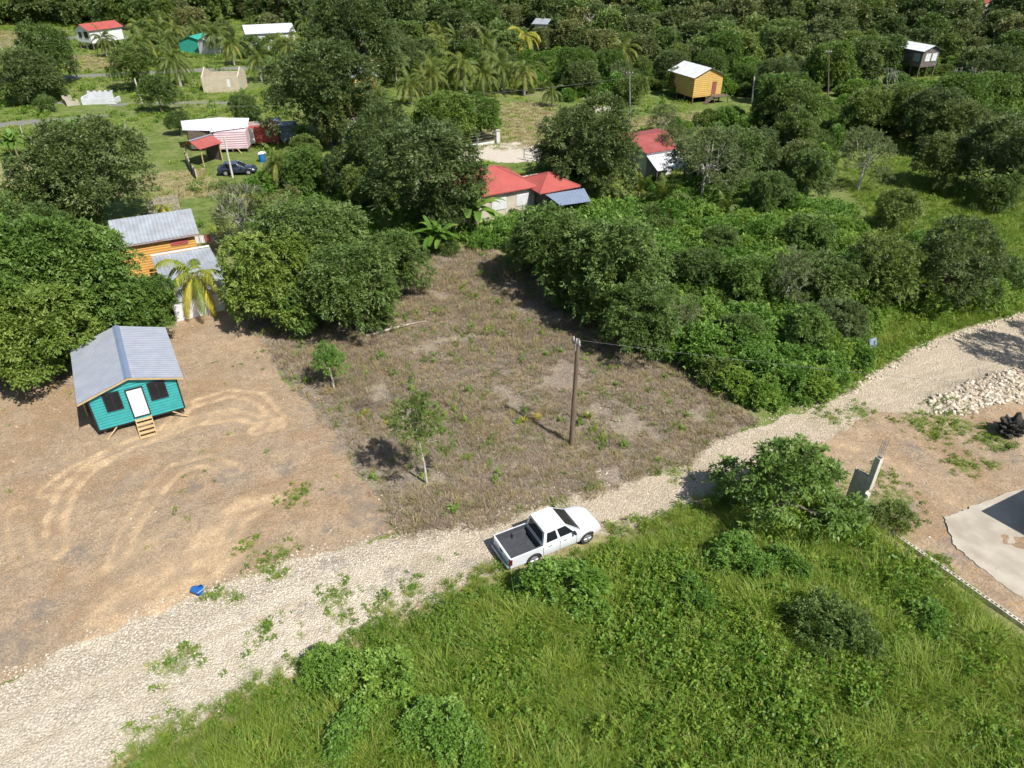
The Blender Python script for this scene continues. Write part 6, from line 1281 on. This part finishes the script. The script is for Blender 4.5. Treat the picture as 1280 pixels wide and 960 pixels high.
# meadows farther off
FAR = np.array([(-140, 66), (70, 66), (130, 240), (-190, 240)], float)
x, y = grid_pts(FAR, 1.5, 7); zz = zones(x, y); k = (zz['asph'] < .3) & (zz['pale'] < .3) & (rg.random(len(x)) < np.clip(.85-zz['straw'], 0, 1)) & (fbm(x, y, .05, 71) > .38)
b_ = proj(np.stack([x, y, 0*x], 1)); k &= ~((b_[0] > 225) & (b_[0] < 330) & (b_[1] > 188) & (b_[1] < 222)); x, y = x[k], y[k]; n_ = len(x)
FK = [clump('meadow_tuft', 560+i, 40, .5, .07, .75, 'grass_blade', .8, 2) for i in range(3)]+[weedm('meadow_weed', 570+i, 20, .7, .5, 'weed', .24, .15, .4) for i in range(2)]
scatter('meadow_cover', np.stack([x, y, ground_z(x, y)-.02], 1), rg.uniform(0, 6.28, n_), rg.uniform(.5, 1.3, n_), FK, rg.choice(5, n_, p=[.27, .27, .26, .1, .1]), 'grass and weeds of the far village meadows', 'grass')
sx_, sy_ = [], []
for P in STRAWS: a_, b_ = grid_pts(P, .9, 17); sx_ += list(a_); sy_ += list(b_)
sx_, sy_ = np.array(sx_), np.array(sy_); n_ = len(sx_); scatter('straw_cover', np.stack([sx_, sy_, ground_z(sx_, sy_)-.02], 1), rg.uniform(0, 6.28, n_), rg.uniform(.4, 1.1, n_), [clump('straw_clump', 617+i, 34, .4, .06, .6, 'sere_blade', .9, 2) for i in range(2)]+[FK[0]], rg.choice(3, n_, p=[.42, .42, .16]), 'dry straw tufts of the mown fields', 'dry grass')
# dry lot: dead stalks, tufts, leaf litter
x, y = grid_pts(LOT, .23, 8); n_ = len(x); q = fbm(x, y, .5, 61); hp = fbm(x, y, .22, 62)
DK = [clump('dry_tuft', 580+i, 26, (.22, .30, .16)[i], .020, .20, 'dry_blade', 1.1, 2) for i in range(3)]+[clump('sere_tuft', 590+i, 30, (.34, .24)[i], .022, .17, 'sere_blade', .9, 2) for i in range(2)]+[clump('green_tuft', 596, 26, .32, .024, .2, 'grass_blade', .9, 2), weedm('green_weed', 597, 9, .22, .25, 'weed', .11, .06, .2)]
u_ = rg.random(n_); ix = np.where(u_ < .74, rg.integers(0, 3, n_), np.where((u_ < .965), rg.integers(3, 5, n_), rg.integers(5, 7, n_))); ed3 = sdf(x, y, LOT); lb2 = linedist(x, y, np.array([LOT[0], LOT[-1], LOT[-2], LOT[-3]])); k = (q > .33) & (rg.random(n_) < np.clip(.25+lb2*.35, 0, 1)) & (rg.random(n_) < .85)
scl = rg.uniform(.6, 1.3, n_)*np.where(hp > .56, 1.35, 1.0); scatter('dry_grass', np.stack([x, y, ground_z(x, y)], 1)[k], rg.uniform(0, 6.28, n_)[k], scl[k], DK, ix[k], 'cut dry grass stalks and tufts covering the cleared lot', 'dry grass')
# bigger tufts by hand on the lot
tl = [(590, 438, 1.2, 4), (570, 500, 1.2, 5), (740, 545, 2.0, 5), (755, 555, 1.8, 5), (735, 570, 1.7, 4), (595, 440, 1.3, 5), (455, 455, 1.1, 4), (512, 468, 1.1, 5), (613, 560, 1.2, 5), (640, 565, 1.2, 5), (600, 535, 1.2, 4), (540, 455, 1.0, 6), (510, 490, 1.3, 6), (564, 515, 1.2, 6), (880, 540, 1.3, 4), (765, 462, 1.2, 6), (785, 500, 1.2, 5), (660, 535, 1.1, 5), (830, 520, 1.2, 4), (900, 515, 1.5, 4), (850, 535, 1.4, 4), (462, 600, 1.0, 6), (530, 600, 1.5, 5), (515, 610, 1.3, 4), (545, 612, 1.3, 4), (405, 440, .9, 6), (640, 400, 1.0, 6), (520, 395, 1.1, 6), (505, 400, 1.1, 6)]
hp_ = np.array([gat(a, b) for a, b, _, _ in tl]); scatter('lot_tufts', hp_, rg.uniform(0, 6, len(tl)), [c*1.25 for _, _, c, _ in tl], DK, [d for _, _, _, d in tl], 'greener grass tufts dotted over the cleared lot', 'grass')
# small weeds on the green patches and the road
pts = []
for gx_, gy_, r_ in GREEN:
    c_ = at(gx_, gy_)[:2]
    for _ in range(int(34*r_*r_)+8): a = rg.uniform(0, 6.28); d = r_*1.5*rg.random()**.7; pts.append((c_[0]+math.cos(a)*d, c_[1]+math.sin(a)*d))
RC = wpoly([(300, 800), (430, 725), (520, 700), (600, 690), (600, 730), (470, 790), (330, 850), (190, 935), (130, 960), (120, 900)]); a_, b_ = grid_pts(RC, .5, 12); kk = fbm(a_, b_, .8, 63) > .55; pts += list(zip(a_[kk], b_[kk]))
a_, b_ = grid_pts(np.concatenate([DIRT1]), 1.2, 13); kk = (fbm(a_, b_, .3, 64) > .60); pts += list(zip(a_[kk], b_[kk]))
pts = np.array(pts); n_ = len(pts); SG = [clump('short_green_tuft', 600+i, 24, .16, .022, .16, 'grass_blade', 1.0, 2) for i in range(2)]+[weedm('small_weed', 603, 8, .16, .12, 'weed', .08, .05, .14)]
scatter('roadside_weeds', np.stack([pts[:, 0], pts[:, 1], ground_z(pts[:, 0], pts[:, 1])], 1), rg.uniform(0, 6.28, n_), rg.uniform(.5, 1.15, n_), SG, rg.integers(0, 3, n_), 'short green weeds patching the road, yard and clearing', 'weeds')

# ------------------------------------------------------------------ stones
def stone_mat():
    t = NT('limestone'); p = t.pos(True); oi = t.n('ShaderNodeObjectInfo').outputs['Random']
    c = t.mix(oi, (.32, .26, .18), (.64, .57, .46)); c = t.mix(t.mth('MULTIPLY', t.rng(t.noise(p, 3, 3), .5, .7), .4), c, (.36, .30, .22)); return t.done(t.bsdf(c, .9, 0, t.bump(t.noise(p, 7, 4), .4, .05), .2))
M['stone'] = stone_mat(); ST = []
for i in range(6):
    bm = bmesh.new(); bmesh.ops.create_icosphere(bm, subdivisions=2, radius=1); rr = random.Random(700+i); sx, sy, sz = rr.uniform(.75, 1.2), rr.uniform(.6, .95), rr.uniform(.45, .7)
    cuts = [(Vector((rr.gauss(0, 1), rr.gauss(0, 1), rr.gauss(0, 1))).normalized(), rr.uniform(.55, .85)) for _ in range(9)]
    for v in bm.verts:
        for nn_, d_ in cuts:
            k_ = v.co.dot(nn_)-d_
            if k_ > 0: v.co -= nn_*k_
        v.co = Vector((v.co.x*sx, v.co.y*sy, v.co.z*sz))*.5
    me = bpy.data.meshes.new('stone'); bm.to_mesh(me); bm.free(); me.materials.append(M['stone']); ST.append(me)
def stones(name, P, sp, dens, smin, smax, label, seed, pw=2.2):
    x, y = grid_pts(P, sp, seed); rg = np.random.default_rng(seed+1); n = len(x); k = rg.random(n) < dens(x, y); x, y = x[k], y[k]; n = len(x); s = smin+(smax-smin)*rg.random(n)**pw
    scatter(name, np.stack([x, y, ground_z(x, y)+s*.12], 1), rg.uniform(0, 6.28, n), s, ST, rg.integers(0, 6, n), label, 'stones', rg.normal(0, .3, (n, 2)))
UPE = ROAD[:13]
def dr(x, y):
    sd_ = sdf(x, y, ROAD); ue = linedist(x, y, UPE); q = fbm(x, y, .7, 65); zw_ = zones(x, y)['wheel']; base = (.20+.85*np.exp(-(ue/1.1)**2)*(x < 6)+.3*np.exp(-(ue/.8)**2))*(1-.9*zw_)
    return np.clip(base*(.35+1.6*(q-.3)), .03, 1)*(1-.75*((x > 14) & (sd_ > .7)))
RP = wpoly([(-260, 1030), (-120, 915), (0, 842), (130, 785), (250, 735), (400, 682), (500, 658), (620, 628), (760, 584), (860, 546), (930, 516), (1000, 502), (1062, 480), (1130, 434), (1200, 409), (1280, 386), (1450, 335), (1480, 478), (1280, 512), (1165, 526), (1095, 522), (1000, 566), (900, 625), (745, 674), (620, 722), (460, 797), (250, 912), (130, 970), (-40, 1066)])
stones('road_stones', RP, .105, dr, .03, .15, 'loose pale limestone rubble strewn over the gravel road', 31)
HP = wpoly([(1160, 518), (1165, 500), (1200, 486), (1235, 470), (1290, 458), (1380, 455), (1380, 500), (1290, 505), (1235, 512), (1200, 520)]); stones('stone_heap', HP, .20, lambda x, y: np.full(x.shape, .9), .16, .48, 'heap of larger pale stones along the lower edge of the road at right', 32, 1.4)
HE = wpoly([(1030, 500), (1062, 480), (1130, 438), (1200, 412), (1290, 385), (1290, 396), (1200, 423), (1130, 450), (1075, 490), (1040, 510)]); stones('verge_stones', HE, .2, lambda x, y: np.full(x.shape, .75), .10, .32, 'line of stones along the upper edge of the road at right', 33, 1.6)
stones('yard_stones', DIRT1, .4, lambda x, y: np.clip(fbm(x, y, .3, 66)-.42, 0, 1)*1.6+.02, .03, .12, 'scattered small stones on the dirt yard', 34)
stones('clearing_stones', DIRT2, .4, lambda x, y: np.clip(fbm(x, y, .3, 67)-.42, 0, 1)*1.6+.04, .03, .16, 'scattered small stones on the reddish clearing', 35)
stones('lot_stones', LOT, .4, lambda x, y: np.clip(fbm(x, y, .35, 68)-.50, 0, 1)*3.0, .04, .18, 'small pale stones among the dry grass of the lot', 36)
# sticks
sm = MB(); rr = random.Random(9); 
for k in range(150):
    c_ = (rr.uniform(-13, 8), rr.uniform(28, 52)); a = rr.uniform(0, 6.28); L = rr.uniform(.4, 1.5)
    if not inpoly(c_[0], c_[1], LOT): continue
    z = gz(*c_)+.04; sm.tube([(c_[0], c_[1], z), (c_[0]+math.cos(a)*L*.5, c_[1]+math.sin(a)*L*.5, z+.06), (c_[0]+math.cos(a+.3)*L, c_[1]+math.sin(a+.3)*L, z)], [.02, .016, .008], 5)
tag(sm.build('dead_twigs', M['deadwood']), 'dead twigs lying about the cleared lot', 'twigs', kind='stuff')
# brushwood heap near small tree, croton like yellow plants by the pole
p = gat(455, 508); m = MB()
for k in range(40): a = rr.uniform(0, 6.28); L = rr.uniform(.5, 1.2); x0, y0 = rr.gauss(0, .3), rr.gauss(0, .25); m.tube([(x0, y0, .05), (x0+math.cos(a)*L*.5, y0+math.sin(a)*L*.5, rr.uniform(.1, .4)), (x0+math.cos(a)*L, y0+math.sin(a)*L, rr.uniform(0, .3))], [.022, .016, .006], 4)
o = m.build('brushwood_heap', M['timber_old']); o.location = p; tag(o, 'small heap of dark brushwood right of the small dense young tree', 'brushwood')
yl = clump('yellow_leaves', 611, 26, .5, .09, .14, 'palm_yellow', .9, 3)
for k, (px_, py_, s, lb_) in enumerate(((655, 528, .9, 'yellow leaved croton left of two beside the shadow of the pole'), (672, 524, .9, 'yellow leaved croton nearest the foot of the wooden pole on its left'), (735, 522, 1.0, 'yellow leaved seedling right of the wooden pole'), (455, 518, .8, 'yellow leaved plant beside the brushwood heap'), (484, 530, .6, 'small yellow plant between the two young trees'))):
    p = gat(px_, py_); o = link('yellow_plant', yl); o.location = p; o.scale = (s, s, s); o.rotation_euler[2] = k*1.3; tag(o, lb_, 'plant')
# creeper on the guy wire
gt_ = top-Vector((0, 0, .35)); gp_ = Vector(gp); n = 60; f = np.linspace(.05, .95, n); P_ = np.array([gt_.lerp(gp_, t)-gp_ for t in f])+np.random.default_rng(3).normal(0, .05, (n, 3)); rgx = np.random.default_rng(4); kk = rgx.random(n) < .5+.5*np.sin(f*14)
V_, F_, T_ = leaves(P_[kk], nrm(rgx.normal(0, 1, (kk.sum(), 3))), .16, 6, .10, .06, .3, rgx, np.full(kk.sum(), .5)); o = link('creeper', np_mesh('creeper', V_, F_, 4, [M['leaf_bush']], {'tint': ('FLOAT', T_)})); o.location = gp; tag(o, 'green creeper climbing the guy wire of the wooden pole', 'creeper')
# bare tree
def bare(px_, py_, H, lb_, seed, r=.10):
    rr = random.Random(seed); p = at(px_, py_); m = MB()
    def br(a, d, L, r_, k):
        b = a+d*L; m.tube([a, a.lerp(b, .5)+Vector((rr.gauss(0, .05), rr.gauss(0, .05), 0))*L, b], [r_, r_*.8, r_*.6], 5)
        if k > 0:
            for _ in range(rr.choice((2, 3, 3))): br(b, (d+Vector((rr.gauss(0, .5), rr.gauss(0, .5), rr.gauss(.15, .25)))).normalized(), L*.68, r_*.58, k-1)
    br(Vector((0, 0, -.2)), Vector((rr.gauss(0, .08), rr.gauss(0, .08), 1)).normalized(), H*.34, r, 5); o = m.build('bare_tree', M['bark_pale'], None, True); o.location = (p[0], p[1], 0); tag(o, lb_, 'tree')
bare(318, 318, 7.5, 'bare white branched dead tree right of the orange plank house', 5)
bare(20, 92, 7, 'leaning bare pale tree at the far left edge', 6, .16); bare(1105, 150, 8, 'bare pale tree in the wood below the grey stilt house', 8, .14); bare(744, 62, 9, 'bare pale tree in the far wood right of the narrow white building', 9, .16); bare(1200, 135, 7, 'bare grey leaning tree right of the grey stilt house', 11, .14)
print('objects', len(bpy.data.objects), 'trees', len(REG), 'far', len(far))
